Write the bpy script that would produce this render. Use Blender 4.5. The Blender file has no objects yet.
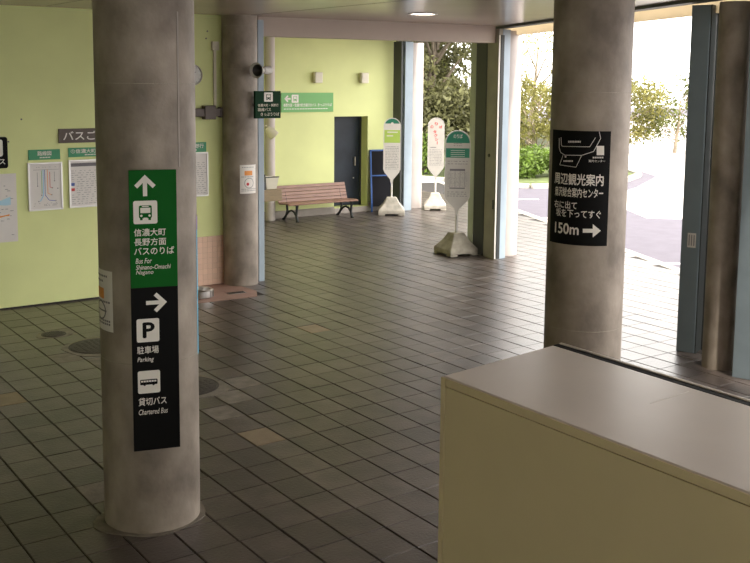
import bpy, bmesh, math, random
from mathutils import Matrix, Vector, noise
PI = math.pi
sc = bpy.context.scene
col = sc.collection

# ------------------------------------------------------------------ camera
CAM = ((0.8193461893611459, -0.06256775181211452, 0.569874633943771),
       (-0.5732240842359319, -0.10548530511867203, 0.8125804573430857),
       (0.009272067258533528, -0.9924505664450993, -0.1222943250177821))
F_PX, CX, CY, EYE = 1009.0, 373.8, 201.7, 3.0
cd = bpy.data.cameras.new('camera'); cam = bpy.data.objects.new('camera', cd); col.objects.link(cam)
cd.sensor_width = 36.0; cd.sensor_fit = 'HORIZONTAL'; cd.lens = F_PX / 750 * 36
cd.shift_x = (375 - CX) / 750; cd.shift_y = -(281.5 - CY) / 750
cd.clip_start = 0.05; cd.clip_end = 400
cam.matrix_world = Matrix([[CAM[i][0], -CAM[i][1], -CAM[i][2], (0, 0, EYE)[i]] for i in range(3)] + [[0, 0, 0, 1]])
sc.camera = cam

# ------------------------------------------------------------------ light
sc.view_settings.view_transform = 'Standard'; sc.view_settings.look = 'None'
sc.view_settings.gamma = 1.0; sc.view_settings.use_curve_mapping = False
sc.view_settings.exposure = 1.2
w = bpy.data.worlds.new('sky'); sc.world = w; w.use_nodes = True
bg = w.node_tree.nodes['Background']; bg.inputs[0].default_value = (1.0, 0.97, 0.93, 1); bg.inputs[1].default_value = 2.1
DX, DY = 0.386, 0.9225                 # the way the row of door openings runs (towards the far end)
NX, NY = 0.9225, -0.386                # out of the building
sd = bpy.data.lights.new('sun', 'SUN'); sd.energy = 1.6; sd.angle = 0.03; sd.color = (1.0, 0.93, 0.82)
sun = bpy.data.objects.new('sun', sd); col.objects.link(sun)
sv = Vector((-DX * 1.0 + NX * 0.16, -DY * 1.0 + NY * 0.16, 1.5)).normalized()
sun.rotation_euler = sv.to_track_quat('Z', 'Y').to_euler(); sun.location = (8, -6, 12)

# ------------------------------------------------------------------ materials
def _n(nt, t, **k):
    n = nt.nodes.new(t)
    for a, b in k.items(): setattr(n, a, b)
    return n
def mat(name, c, rough=0.6, metal=0.0, var=0.0, vscale=8.0, stretch=None, bump=0.0, bscale=60.0, c2=None, emit=0.0, rnd=0.0, island=False, spec=0.5, coat=0.0, trans=0.0):
    m = bpy.data.materials.new(name); m.use_nodes = True; nt = m.node_tree; b = nt.nodes['Principled BSDF']
    b.inputs['Base Color'].default_value = (*c, 1); b.inputs['Roughness'].default_value = rough
    b.inputs['Metallic'].default_value = metal; b.inputs['Specular IOR Level'].default_value = spec
    if coat: b.inputs['Coat Weight'].default_value = coat; b.inputs['Coat Roughness'].default_value = 0.25
    if trans: b.inputs['Transmission Weight'].default_value = trans
    if emit: b.inputs['Emission Color'].default_value = (*c, 1); b.inputs['Emission Strength'].default_value = emit
    out = None
    tc = _n(nt, 'ShaderNodeTexCoord'); geo = _n(nt, 'ShaderNodeNewGeometry')
    mp = _n(nt, 'ShaderNodeMapping'); nt.links.new(geo.outputs['Position'], mp.inputs[0])
    if stretch: mp.inputs['Scale'].default_value = stretch
    if var or c2:
        no = _n(nt, 'ShaderNodeTexNoise'); no.inputs['Scale'].default_value = vscale; no.inputs['Detail'].default_value = 6
        nt.links.new(mp.outputs[0], no.inputs['Vector'])
        rp = _n(nt, 'ShaderNodeValToRGB'); rp.color_ramp.elements[0].position = 0.32; rp.color_ramp.elements[1].position = 0.7
        lo = c2 if c2 else tuple(x * (1 - var) for x in c); hi = c if c2 else tuple(min(1, x * (1 + var)) for x in c)
        rp.color_ramp.elements[0].color = (*lo, 1); rp.color_ramp.elements[1].color = (*hi, 1)
        nt.links.new(no.outputs['Fac'], rp.inputs[0]); out = rp.outputs[0]
        nt.links.new(out, b.inputs['Base Color'])
    if rnd:
        if island: src = geo.outputs['Random Per Island']
        else: src = _n(nt, 'ShaderNodeObjectInfo').outputs['Random']
        mr = _n(nt, 'ShaderNodeMapRange'); nt.links.new(src, mr.inputs[0])
        mr.inputs[3].default_value = 1 - rnd; mr.inputs[4].default_value = 1 + rnd
        mx = _n(nt, 'ShaderNodeMix', data_type='RGBA', blend_type='MULTIPLY'); mx.inputs[0].default_value = 1
        if out: nt.links.new(out, mx.inputs[6])
        else: mx.inputs[6].default_value = (*c, 1)
        nt.links.new(mr.outputs[0], mx.inputs[7]); nt.links.new(mx.outputs[2], b.inputs['Base Color'])
    if bump:
        n2 = _n(nt, 'ShaderNodeTexNoise'); n2.inputs['Scale'].default_value = bscale; n2.inputs['Detail'].default_value = 5
        nt.links.new(mp.outputs[0], n2.inputs['Vector'])
        bp = _n(nt, 'ShaderNodeBump'); bp.inputs['Strength'].default_value = bump; bp.inputs['Distance'].default_value = 0.01
        nt.links.new(n2.outputs['Fac'], bp.inputs['Height']); nt.links.new(bp.outputs[0], b.inputs['Normal'])
    return m
M = {}
M['wall'] = mat('green_wall_paint', (0.71, 0.755, 0.345), 0.7, var=0.05, vscale=1.2, bump=0.05, bscale=90)
M['wall2'] = mat('plain_plaster', (0.42, 0.38, 0.31), 0.8, var=0.05, vscale=1.2)
M['ceil'] = mat('ceiling_panel_paint', (0.44, 0.36, 0.30), 0.22, var=0.05, vscale=0.8, spec=0.7)
M['beam'] = mat('beam_paint', (0.50, 0.41, 0.34), 0.5, var=0.06, vscale=1.5)
M['joint'] = mat('dark_joint', (0.03, 0.025, 0.02), 0.9)
M['tile'] = mat('paving_tile', (0.088, 0.070, 0.061), 0.31, var=0.28, vscale=4, bump=0.3, bscale=45, spec=0.7, rnd=0.26)
M['tile_i'] = mat('paving_tile_far', (0.088, 0.070, 0.061), 0.31, var=0.28, vscale=4, bump=0.3, bscale=45, spec=0.7, rnd=0.26, island=True)
M['tile_tan'] = mat('paving_tile_tan', (0.30, 0.23, 0.15), 0.55, var=0.12, vscale=9, bump=0.2)
M['tile_grey'] = mat('paving_tile_mortar', (0.22, 0.19, 0.155), 0.6, var=0.25, vscale=9, bump=0.3)
M['grout'] = mat('grout', (0.035, 0.03, 0.027), 0.85, var=0.3, vscale=20)
M['conc'] = mat('column_concrete', (0.39, 0.33, 0.27), 0.55, c2=(0.17, 0.138, 0.108), vscale=3.4, stretch=(1, 1, 0.8), bump=0.3, bscale=25)
M['concw'] = mat('pale_column_paint', (0.55, 0.49, 0.46), 0.6, var=0.06, vscale=3)
M['concbase'] = mat('cast_concrete', (0.47, 0.43, 0.37), 0.8, var=0.2, vscale=8, bump=0.4)
M['concdark'] = mat('weathered_concrete', (0.33, 0.30, 0.24), 0.85, var=0.25, vscale=8, bump=0.4)
M['steelblue'] = mat('blue_grey_steel', (0.33, 0.40, 0.46), 0.45, var=0.06, vscale=4)
M['steelgreen'] = mat('olive_grey_steel', (0.33, 0.31, 0.25), 0.5, var=0.12, vscale=4)
M['steelpale'] = mat('pale_green_steel', (0.42, 0.47, 0.36), 0.5)
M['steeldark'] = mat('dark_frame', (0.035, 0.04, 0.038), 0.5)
M['black'] = mat('sign_black', (0.004, 0.004, 0.004), 0.65, spec=0.12)
M['green'] = mat('sign_green', (0.004, 0.105, 0.012), 0.6, spec=0.12)
M['green2'] = mat('header_green', (0.05, 0.30, 0.14), 0.5)
M['greenlt'] = mat('sign_light_green', (0.16, 0.43, 0.13), 0.5)
M['dgreen'] = mat('dark_sign_green', (0.003, 0.035, 0.012), 0.6, spec=0.15)
M['teal'] = mat('stop_sign_teal', (0.02, 0.20, 0.12), 0.45)
M['lime'] = mat('lime_band', (0.45, 0.62, 0.12), 0.5)
M['white'] = mat('sign_white', (0.80, 0.76, 0.70), 0.5)
M['paper'] = mat('paper', (0.74, 0.70, 0.66), 0.5, var=0.03, vscale=6)
M['papergrey'] = mat('dimmed_sign_white', (0.50, 0.47, 0.43), 0.5, var=0.05, vscale=6)  # sign white darkened for shade and against overexposure of the sunlit panel
M['offw'] = mat('aged_white_plastic', (0.70, 0.65, 0.52), 0.45)
M['brown'] = mat('brown_sign', (0.09, 0.065, 0.05), 0.5)
M['frame'] = mat('silver_frame', (0.72, 0.70, 0.68), 0.3, metal=0.6)
M['orange'] = mat('orange_print', (0.80, 0.30, 0.05), 0.5)
M['red'] = mat('red_print', (0.60, 0.05, 0.05), 0.5)
M['cyan'] = mat('cyan_print', (0.10, 0.55, 0.85), 0.5)
M['palecyan'] = mat('pale_cyan_print', (0.42, 0.66, 0.76), 0.5)
M['blue'] = mat('blue_print', (0.05, 0.12, 0.45), 0.5)
M['ink'] = mat('grey_print', (0.16, 0.15, 0.16), 0.6)
M['inkl'] = mat('pale_grey_print', (0.30, 0.285, 0.285), 0.6)
M['violet'] = mat('violet_print', (0.35, 0.22, 0.50), 0.5)
M['wood'] = mat('bench_wood', (0.27, 0.15, 0.11), 0.45, var=0.25, vscale=4, stretch=(1, 8, 8))
M['wood_end'] = mat('counter_wood', (0.26, 0.19, 0.11), 0.5, var=0.15, vscale=5, stretch=(1, 6, 6))
M['iron'] = mat('black_cast_iron', (0.012, 0.014, 0.014), 0.45)
M['door'] = mat('dark_blue_steel', (0.016, 0.022, 0.032), 0.4, var=0.3, vscale=2.5, spec=0.3)
M['handle'] = mat('worn_metal', (0.45, 0.40, 0.34), 0.35, metal=0.8)
M['steel'] = mat('stainless', (0.5, 0.48, 0.46), 0.3, metal=1.0)
M['plinth'] = mat('concrete_plinth', (0.36, 0.32, 0.28), 0.75, var=0.12, vscale=5)
M['pink'] = mat('pink_wall_tile', (0.76, 0.52, 0.38), 0.45, rnd=0.05, island=True)
M['pinkgrout'] = mat('pink_grout', (0.50, 0.33, 0.24), 0.8)
M['pinkfloor'] = mat('pink_floor_mortar', (0.34, 0.21, 0.17), 0.6, var=0.12, vscale=6, bump=0.2)
M['board'] = mat('chalkboard_black', (0.008, 0.008, 0.011), 0.7, spec=0.15)
M['bluew'] = mat('blue_painted_wood', (0.02, 0.09, 0.32), 0.45)
M['cream'] = mat('cream_painted_steel', (0.70, 0.585, 0.37), 0.36, var=0.03, vscale=2, bump=0.02, bscale=8)
M['creamtop'] = mat('cream_pink_steel_top', (0.62, 0.555, 0.49), 0.33, var=0.05, vscale=1.5, bump=0.02, bscale=8)
M['mh'] = mat('manhole_iron', (0.055, 0.045, 0.038), 0.6, var=0.3, vscale=30)
M['asphalt'] = mat('asphalt', (0.125, 0.112, 0.138), 0.85, var=0.08, vscale=3, bump=0.3, bscale=120)
M['lotm'] = mat('pale_concrete_lot', (0.62, 0.58, 0.56), 0.85, var=0.05, vscale=1)
M['roadline'] = mat('road_paint', (0.80, 0.78, 0.76), 0.7, var=0.08, vscale=10)
M['kerb'] = mat('kerb_concrete', (0.52, 0.48, 0.42), 0.8, var=0.2, vscale=8)
M['grass'] = mat('verge_grass', (0.12, 0.15, 0.05), 0.9, var=0.4, vscale=3)
M['soil'] = mat('hillside_soil', (0.05, 0.055, 0.022), 0.95, var=0.5, vscale=0.8)
M['barkdark'] = mat('dark_bark', (0.13, 0.105, 0.075), 0.9, var=0.3, vscale=12, stretch=(1, 1, 0.3))
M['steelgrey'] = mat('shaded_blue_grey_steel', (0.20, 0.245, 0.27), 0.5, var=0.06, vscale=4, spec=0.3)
M['bark'] = mat('bark', (0.32, 0.26, 0.19), 0.85, var=0.3, vscale=12, stretch=(1, 1, 0.3))
M['clear'] = mat('frosted_plastic', (0.72, 0.68, 0.58), 0.3, spec=0.6)
M['dark'] = mat('dark_plastic', (0.03, 0.028, 0.026), 0.4)
M['lens'] = mat('downlight_lens', (1.0, 0.90, 0.78), 0.4, emit=4.0)
M['clockface'] = mat('clock_face', (0.62, 0.60, 0.56), 0.4)
M['fascia'] = mat('pale_fascia', (0.85, 0.76, 0.60), 0.6)
def leaf(name, c, tr):
    m = bpy.data.materials.new(name); m.use_nodes = True; nt = m.node_tree; b = nt.nodes['Principled BSDF']; o = nt.nodes['Material Output']
    geo = _n(nt, 'ShaderNodeNewGeometry'); rp = _n(nt, 'ShaderNodeValToRGB')
    rp.color_ramp.elements[0].color = (*[x * 0.55 for x in c], 1); rp.color_ramp.elements[1].color = (*[min(1, x * 1.45) for x in c], 1)
    nt.links.new(geo.outputs['Random Per Island'], rp.inputs[0]); nt.links.new(rp.outputs[0], b.inputs['Base Color'])
    b.inputs['Roughness'].default_value = 0.6
    t = _n(nt, 'ShaderNodeBsdfTranslucent'); nt.links.new(rp.outputs[0], t.inputs[0])
    mx = _n(nt, 'ShaderNodeMixShader'); mx.inputs[0].default_value = tr
    nt.links.new(b.outputs[0], mx.inputs[1]); nt.links.new(t.outputs[0], mx.inputs[2]); nt.links.new(mx.outputs[0], o.inputs[0])
    return m
_f = bpy.data.materials.new('frosted_fascia'); _f.use_nodes = True; _t = _n(_f.node_tree, 'ShaderNodeBsdfTranslucent'); _t.inputs[0].default_value = (0.85, 0.76, 0.60, 1)
_m = _n(_f.node_tree, 'ShaderNodeMixShader'); _m.inputs[0].default_value = 0.6; _p = _f.node_tree.nodes['Principled BSDF']; _p.inputs['Base Color'].default_value = (0.8, 0.72, 0.58, 1)
_f.node_tree.links.new(_p.outputs[0], _m.inputs[1]); _f.node_tree.links.new(_t.outputs[0], _m.inputs[2]); _f.node_tree.links.new(_m.outputs[0], _f.node_tree.nodes['Material Output'].inputs[0])
M['fascia'] = _f
M['leafdark'] = leaf('leaves_olive', (0.155, 0.155, 0.065), 0.35)
M['leafmid'] = leaf('leaves_mid_green', (0.13, 0.15, 0.035), 0.3)
M['leafyel'] = leaf('leaves_yellow_green', (0.25, 0.235, 0.07), 0.4)
M['leafhedge'] = leaf('leaves_hedge', (0.13, 0.20, 0.03), 0.3)

# ------------------------------------------------------------------ mesh builder
class MB:
    def __init__(s): s.v = []; s.f = []
    def box(s, x0, x1, y0, y1, z0, z1, R=None):
        p = [(x0,y0,z0),(x1,y0,z0),(x1,y1,z0),(x0,y1,z0),(x0,y0,z1),(x1,y0,z1),(x1,y1,z1),(x0,y1,z1)]
        if R: p = [tuple(R @ Vector(q)) for q in p]
        k = len(s.v); s.v += p
        s.f += [tuple(k+i for i in q) for q in ((0,3,2,1),(4,5,6,7),(0,1,5,4),(1,2,6,5),(2,3,7,6),(3,0,4,7))]
        return s
    def prism(s, poly, z0, z1):
        n = len(poly); k = len(s.v)
        s.v += [(x, y, z0) for x, y in poly] + [(x, y, z1) for x, y in poly]
        s.f.append(tuple(k+i for i in range(n))[::-1]); s.f.append(tuple(k+n+i for i in range(n)))
        s.f += [(k+i, k+(i+1) % n, k+n+(i+1) % n, k+n+i) for i in range(n)]
        return s
    def slab(s, poly, f, d):            # 2D outline (x,z) mapped by f(x,z,depth) with thickness d
        n = len(poly); k = len(s.v)
        s.v += [tuple(f(x, z, 0)) for x, z in poly] + [tuple(f(x, z, d)) for x, z in poly]
        s.f.append(tuple(k+i for i in range(n))); s.f.append(tuple(k+n+i for i in range(n))[::-1])
        s.f += [(k+(i+1) % n, k+i, k+n+i, k+n+(i+1) % n) for i in range(n)]
        return s
    def tube(s, pts, r, n=10, caps=True):
        pts = [Vector(p) for p in pts]; rr = r if isinstance(r, (list, tuple)) else [r] * len(pts); k = len(s.v)
        for i, p in enumerate(pts):
            t = (pts[min(i+1, len(pts)-1)] - pts[max(i-1, 0)]).normalized()
            a = Vector((0, 0, 1)) if abs(t.z) < 0.9 else Vector((1, 0, 0))
            u = t.cross(a).normalized(); v = t.cross(u)
            s.v += [tuple(p + (u * math.cos(2*PI*j/n) + v * math.sin(2*PI*j/n)) * rr[i]) for j in range(n)]
        for i in range(len(pts) - 1):
            for j in range(n):
                a, b = k+i*n+j, k+i*n+(j+1) % n
                s.f.append((a, b, b+n, a+n))
        if caps: s.f.append(tuple(k+j for j in range(n))[::-1]); s.f.append(tuple(k+(len(pts)-1)*n+j for j in range(n)))
        return s
    def lathe(s, prof, n=32, c=(0, 0, 0), caps=True):
        k = len(s.v)
        for r, z in prof: s.v += [(c[0]+r*math.cos(2*PI*j/n), c[1]+r*math.sin(2*PI*j/n), c[2]+z) for j in range(n)]
        for i in range(len(prof) - 1):
            for j in range(n):
                a, b = k+i*n+j, k+i*n+(j+1) % n
                s.f.append((a, b, b+n, a+n))
        if caps: s.f.append(tuple(k+j for j in range(n))[::-1]); s.f.append(tuple(k+(len(prof)-1)*n+j for j in range(n)))
        return s
    def quadstrip(s, f, x0, x1, z0, z1, nx=1):   # flat or curved print
        k = len(s.v)
        for i in range(nx + 1):
            x = x0 + (x1-x0)*i/nx; s.v += [tuple(f(x, z0)), tuple(f(x, z1))]
        s.f += [(k+2*i, k+2*i+2, k+2*i+3, k+2*i+1) for i in range(nx)]
        return s
    def poly(s, f, pts):
        k = len(s.v); s.v += [tuple(f(x, z)) for x, z in pts]; s.f.append(tuple(range(k, k+len(pts)))); return s
    def build(s, name, m, parent=None, smooth=False, bevel=0.0, xf=None):
        me = bpy.data.meshes.new(name)
        v = [tuple(xf @ Vector(p)) for p in s.v] if xf else s.v
        me.from_pydata(v, [], s.f); me.materials.append(M[m] if isinstance(m, str) else m)
        if smooth:
            me.polygons.foreach_set('use_smooth', [True] * len(me.polygons)); me.set_sharp_from_angle(angle=math.radians(40))
        me.update()
        o = bpy.data.objects.new(name, me); col.objects.link(o)
        if parent: o.parent = parent
        if name in ('print', 'fine_print', 'hands') and len(s.f) > 1: o['kind'] = 'stuff'
        if bevel:
            b = o.modifiers.new('bevel', 'BEVEL'); b.width = bevel; b.segments = 2; b.limit_method = 'ANGLE'
        return o
def tag(o, label=None, cat=None, group=None, kind=None):
    if label: o['label'] = label
    if cat: o['category'] = cat
    if group: o['group'] = group
    if kind: o['kind'] = kind
    return o
def thing(name, label, cat, loc=(0, 0, 0), rz=0, group=None):
    o = bpy.data.objects.new(name, None); col.objects.link(o); o.empty_display_size = 0.1
    o.location = loc; o.rotation_euler = (0, 0, rz); return tag(o, label, cat, group)
def struct(name, mb, m, label, parent=None, **k):
    return tag(mb.build(name, m, parent, **k), label, None, None, 'structure')
_tc = {}
def text_shape(body, bold=0.0, shear=0.0):
    key = (body, bold, shear)
    if key not in _tc:
        c = bpy.data.curves.new('lettering', 'FONT'); c.body = body; c.offset = bold; c.shear = shear; c.resolution_u = 3
        o = bpy.data.objects.new('lettering', c); col.objects.link(o)
        dg = bpy.context.evaluated_depsgraph_get(); e = o.evaluated_get(dg); me = e.to_mesh()
        _tc[key] = ([(v.co.x, v.co.y) for v in me.vertices], [tuple(p.vertices) for p in me.polygons])
        e.to_mesh_clear(); bpy.data.objects.remove(o); bpy.data.curves.remove(c)
    return _tc[key]
def cut(v, fc, n):
    bm = bmesh.new(); bv = [bm.verts.new((a, b, 0)) for a, b in v]
    for q in fc:
        try: bm.faces.new([bv[i] for i in q])
        except ValueError: pass
    a, b = min(p[0] for p in v), max(p[0] for p in v)
    for i in range(1, n):
        bmesh.ops.bisect_plane(bm, geom=bm.verts[:]+bm.edges[:]+bm.faces[:], plane_co=(a+(b-a)*i/n, 0, 0), plane_no=(1, 0, 0))
    bm.verts.index_update(); r = ([(p.co.x, p.co.y) for p in bm.verts], [tuple(p.index for p in q.verts) for q in bm.faces]); bm.free(); return r
def letter(mb, body, f, x0, x1, z0, z1, bold=0.012, shear=0.0, cuts=0):
    v, fc = text_shape(body, 0.0, shear)
    if cuts: v, fc = cut(v, fc, cuts)
    if bold > 0.005:
        d = bold*0.62; v0, f0_ = v, fc; v = []; fc = []
        for dx, dz in ((-d, 0), (d, 0), (0, d), (0, -d)):
            k = len(v); v += [(a+dx, b+dz) for a, b in v0]; fc += [tuple(k+i for i in q) for q in f0_]
    ax, bx = min(p[0] for p in v), max(p[0] for p in v); az, bz = min(p[1] for p in v), max(p[1] for p in v)
    k = len(mb.v); nl = 4 if bold > 0.005 else 1; per = len(v)//nl
    mb.v += [tuple(f(x0 + (p[0]-ax)/(bx-ax)*(x1-x0), z0 + (p[1]-az)/(bz-az)*(z1-z0), -0.00025*(i//per))) for i, p in enumerate(v)]
    mb.f += [tuple(k+i for i in q) for q in fc]
def plane(ox, oy, oz, tx, ty, off=0.0):   # x along (tx,ty), normal facing the viewer on its right-hand side
    nx, ny = ty, -tx
    return lambda x, z, d=0.0: (ox + tx*x + nx*(off-d), oy + ty*x + ny*(off-d), oz + z)
def cylmap(cx, cy, r, off):               # x is the angle in degrees
    return lambda a, z, d=0.0: (cx + (r+off-d)*math.cos(math.radians(a)), cy + (r+off-d)*math.sin(math.radians(a)), z)
def circle(cx, cz, r, n=20, a0=0, a1=2*PI): return [(cx+r*math.cos(a0+(a1-a0)*i/n), cz+r*math.sin(a0+(a1-a0)*i/n)) for i in range(n if a1-a0 > 6.2 else n+1)]
def rrect(x0, x1, z0, z1, r, n=4):
    p = []
    for cx, cz, a in ((x1-r, z0+r, -PI/2), (x1-r, z1-r, 0), (x0+r, z1-r, PI/2), (x0+r, z0+r, PI)):
        p += [(cx+r*math.cos(a+PI/2*i/n), cz+r*math.sin(a+PI/2*i/n)) for i in range(n+1)]
    return p

# ------------------------------------------------------------------ floor: paving tiles, kerb, road, verge
W_Y, B_Y, ZC = 13.09, 18.6, 3.85
def L(t, off=0.0): return (11.3 + DX*t + NX*off, 12.45 + DY*t + NY*off)   # point on the line of the openings
floor_poly = [(-7, -6), L(-20, 2.55), L(12, 2.55), (13.9, 24), (6.0, 24), (6.0, 19.0), (-7, 19.0)]
fl = struct('floor', MB().prism([(-7.2, -6.2), L(-20.2, 2.5), L(12.2, 2.5), (10, 26), (-7.2, 26)], -0.12, -0.008), 'grout', 'grey paving floor running out under the open doors to the kerb')
anch = [(0, 2.58), (2, 3.19), (4, 3.79), (9, 5.23), (11, 5.80), (16, 7.20), (18, 7.78)]
def xl(k):
    if k <= 0: return 2.58 + 0.293*k
    for (a, xa), (b, xb) in zip(anch, anch[1:]):
        if k <= b: return xa + (xb-xa)*(k-a)/(b-a)
    return 7.78 + 0.29*(k-18)
def proj(x, y, z):
    c = [CAM[0][i]*x + CAM[1][i]*y + CAM[2][i]*(z-EYE) for i in range(3)]
    return (CX + F_PX*c[0]/c[2], CY + F_PX*c[1]/c[2], c[2]) if c[2] > 0.1 else (-999, -999, c[2])
def side(x, y): return (x-11.3)*NX + (y-12.45)*NY     # distance outside the line of the openings
rng = random.Random(4)
tiles = []
for i in range(-34, 48):
    for j in range(-34, 56):
        x0, x1, y0, y1 = xl(i), xl(i+1), 5.60+0.36*j, 5.96+0.36*j
        cx, cy = (x0+x1)/2, (y0+y1)/2
        if cy > 24 or cy < -6 or cx < -7: continue
        s_ = side(cx, cy)
        if s_ > 2.36: continue
        if cy > W_Y+0.05 and cx < 6.9: continue
        if cy > B_Y and s_ < 0.15: continue
        if 5.4 < cx < 6.55 and 12.1 < cy < W_Y: continue
        u, v, d = proj(cx, cy, 0)
        vis = -10 < u < 760 and 0 < v < 575 and not (u > 437 and v > 376 + (u-441)*0.37)
        vis = vis and not (u > 441 and v > 376 - (u-441)*0.27 and v > 345)
        tiles.append((0 if vis else 1, d, x0, x1, y0, y1, u, v))
tiles.sort()
g = 0.0052
def tile_geo(mb, x0, x1, y0, y1, z):
    b = 0.004; k = len(mb.v)
    mb.v += [(x0,y0,z-0.02),(x1,y0,z-0.02),(x1,y1,z-0.02),(x0,y1,z-0.02),(x0,y0,z-b),(x1,y0,z-b),(x1,y1,z-b),(x0,y1,z-b),(x0+b,y0+b,z),(x1-b,y0+b,z),(x1-b,y1-b,z),(x0+b,y1-b,z)]
    mb.f += [tuple(k+i for i in q) for q in ((0,1,5,4),(1,2,6,5),(2,3,7,6),(3,0,4,7),(4,5,9,8),(5,6,10,9),(6,7,11,10),(7,4,8,11),(8,9,10,11))]
tm = {}
for mname in ('tile', 'tile_tan', 'tile_grey'):
    mb = MB(); tile_geo(mb, -0.139, 0.139, -0.174, 0.174, 0.0)
    me = bpy.data.meshes.new('tile'); me.from_pydata(mb.v, [], mb.f); me.materials.append(M[mname]); tm[mname] = me
odd = {}
def tile_at(x, y):
    for q in tiles:
        if q[2] <= x < q[3] and q[4] <= y < q[5]: return q[2], q[4]
for x, y, k_ in ((3.96, 7.26, 'tile_tan'), (6.24, 10.11, 'tile_tan'), (2.45, 9.45, 'tile_tan'), (2.36, 6.88, 'tile_grey'), (3.9, 8.0, 'tile_grey'), (4.1, 8.4, 'tile_grey'),
                 (3.6, 10.0, 'tile_grey'), (3.9, 10.1, 'tile_grey'), (3.3, 10.3, 'tile_grey'), (3.6, 11.5, 'tile_grey'), (4.4, 8.6, 'tile_grey'), (7.6, 12.6, 'tile_tan')):
    q = tile_at(x, y)
    if q: odd[q] = k_
rest = MB()
for n_, (vis, d, x0, x1, y0, y1, u, v) in enumerate(tiles):
    dz = rng.uniform(-0.0012, 0.0012); gx = g + rng.uniform(-0.001, 0.0015)
    if n_ < 300 and not vis:
        o = bpy.data.objects.new('tile', tm[odd.get((x0, y0), 'tile')]); col.objects.link(o); o.parent = fl
        o.location = ((x0+x1)/2 + rng.uniform(-0.0012, 0.0012), (y0+y1)/2 + rng.uniform(-0.001, 0.001), dz)
        o.rotation_euler = (0, 0, rng.uniform(-0.004, 0.004)); o.scale = ((x1-x0-2*gx)/0.278, (0.36-0.7*gx)/0.348, 1)
    else:
        tile_geo(rest, x0+gx, x1-gx, y0+gx*0.35, y1-gx*0.35, dz)
tag(rest.build('paving_tiles', 'tile_i', fl), 'paving tiles farther off', kind='stuff')
# drain area in front of the pink tiled wall
MB().prism([(5.4, 12.1), (6.50, 12.03), (6.66, 12.35), (6.60, W_Y), (5.4, W_Y)], -0.02, 0.004).build('mortar_patch', 'pinkfloor', fl)['label'] = 'pinkish mortar patch below the tiled wall'
# mortar rings round the columns and covers
def blob(cx, cy, r, seed, n=28, k=0.16):
    q = random.Random(seed); ph = [q.uniform(0, 6.28) for _ in range(4)]
    return [(cx + r*(1+k*(0.5*math.sin(2*a+ph[0])+0.3*math.sin(3*a+ph[1])+0.25*math.sin(5*a+ph[2])))*math.cos(a),
             cy + r*(1+k*(0.5*math.sin(2*a+ph[0])+0.3*math.sin(3*a+ph[1])+0.25*math.sin(5*a+ph[2])))*math.sin(a)) for a in [2*PI*i/n for i in range(n)]]
for cx, cy, r, s_ in ((2.585, 6.305, 0.365, 1), (3.80, 10.72, 0.40, 2), (3.54, 11.50, 0.19, 3), (3.97, 8.83, 0.40, 5)):
    MB().prism(blob(cx, cy, r, s_), -0.02, 0.0035).build('mortar_collar', 'tile_grey', fl)

# kerb stones, road, paint, verge
road = struct('road', MB().prism([L(-60, 2.6), L(60, 2.6), (90, 75), (110, -40)], -0.14, -0.03), 'asphalt', 'sunlit asphalt road beyond the paving')
kerb = thing('kerb', 'low pale kerb between the paving and the road', 'kerb', (0, 0, 0))
kb = MB()
for i in range(-22, 14):
    a, b, c_, d_ = L(i*0.9+0.01, 2.42), L(i*0.9+0.89, 2.42), L(i*0.9+0.89, 2.60), L(i*0.9+0.01, 2.60)
    MB().prism([a, d_, c_, b], -0.12, 0.006).build('kerb_stone', 'kerb', kerb, bevel=0.008)
for nm, a, b, wd, lb in (('road_line', (15.15, 16.07), (17.2, 15.0), 0.14, 'white painted bay line nearest the middle opening'), ('road_line', (12.95, 11.12), (15.6, 9.2), 0.12, 'white painted bay line seen through the right opening'),
                     ('road_line', (15.9, 19.6), (18.0, 18.4), 0.14, 'white painted bay line beyond the left opening')):
    dx, dy = b[0]-a[0], b[1]-a[1]; l_ = math.hypot(dx, dy); px, py = -dy/l_*wd/2, dx/l_*wd/2
    struct(nm, MB().prism([(a[0]-px, a[1]-py), (b[0]-px, b[1]-py), (b[0]+px, b[1]+py), (a[0]+px, a[1]+py)], -0.032, -0.024), 'roadline', lb)
vp = [(10, 34), (16.0, 29.0), (18.3, 24.3), (19.67, 20.45), (22.0, 19.6), (25, 21.2), (27.2, 24.5), (31, 30), (45, 50), (60, 80), (10, 80)]
struct('verge', MB().prism(vp, -0.12, 0.03), 'grass', 'grassy verge on the far side of the road')
struct('lot', MB().prism([(17.6, 14.6), (19.4, 17.6), (22.4, 19.0), (25.6, 20.9), (28, 24.5), (45, 48), (90, 60), (100, -20), (30, 3)], -0.1, -0.026), 'lotm', 'pale sunlit concrete lot beyond the road')
vk = thing('verge_kerb', 'pale kerb along the grassy verge across the road', 'kerb')
for (ax, ay), (bx, by) in zip(vp[1:8], vp[2:8]):
    l_ = math.hypot(bx-ax, by-ay); n_ = max(1, int(l_/1.2)); px, py = (by-ay)/l_*0.16, -(bx-ax)/l_*0.16
    for i in range(n_):
        t0, t1 = (i+0.01)/n_, (i+0.99)/n_
        p, q = (ax+(bx-ax)*t0, ay+(by-ay)*t0), (ax+(bx-ax)*t1, ay+(by-ay)*t1)
        MB().prism([p, (p[0]+px, p[1]+py), (q[0]+px, q[1]+py), q], -0.1, 0.09).build('kerb_stone', 'kerb', vk)
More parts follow.
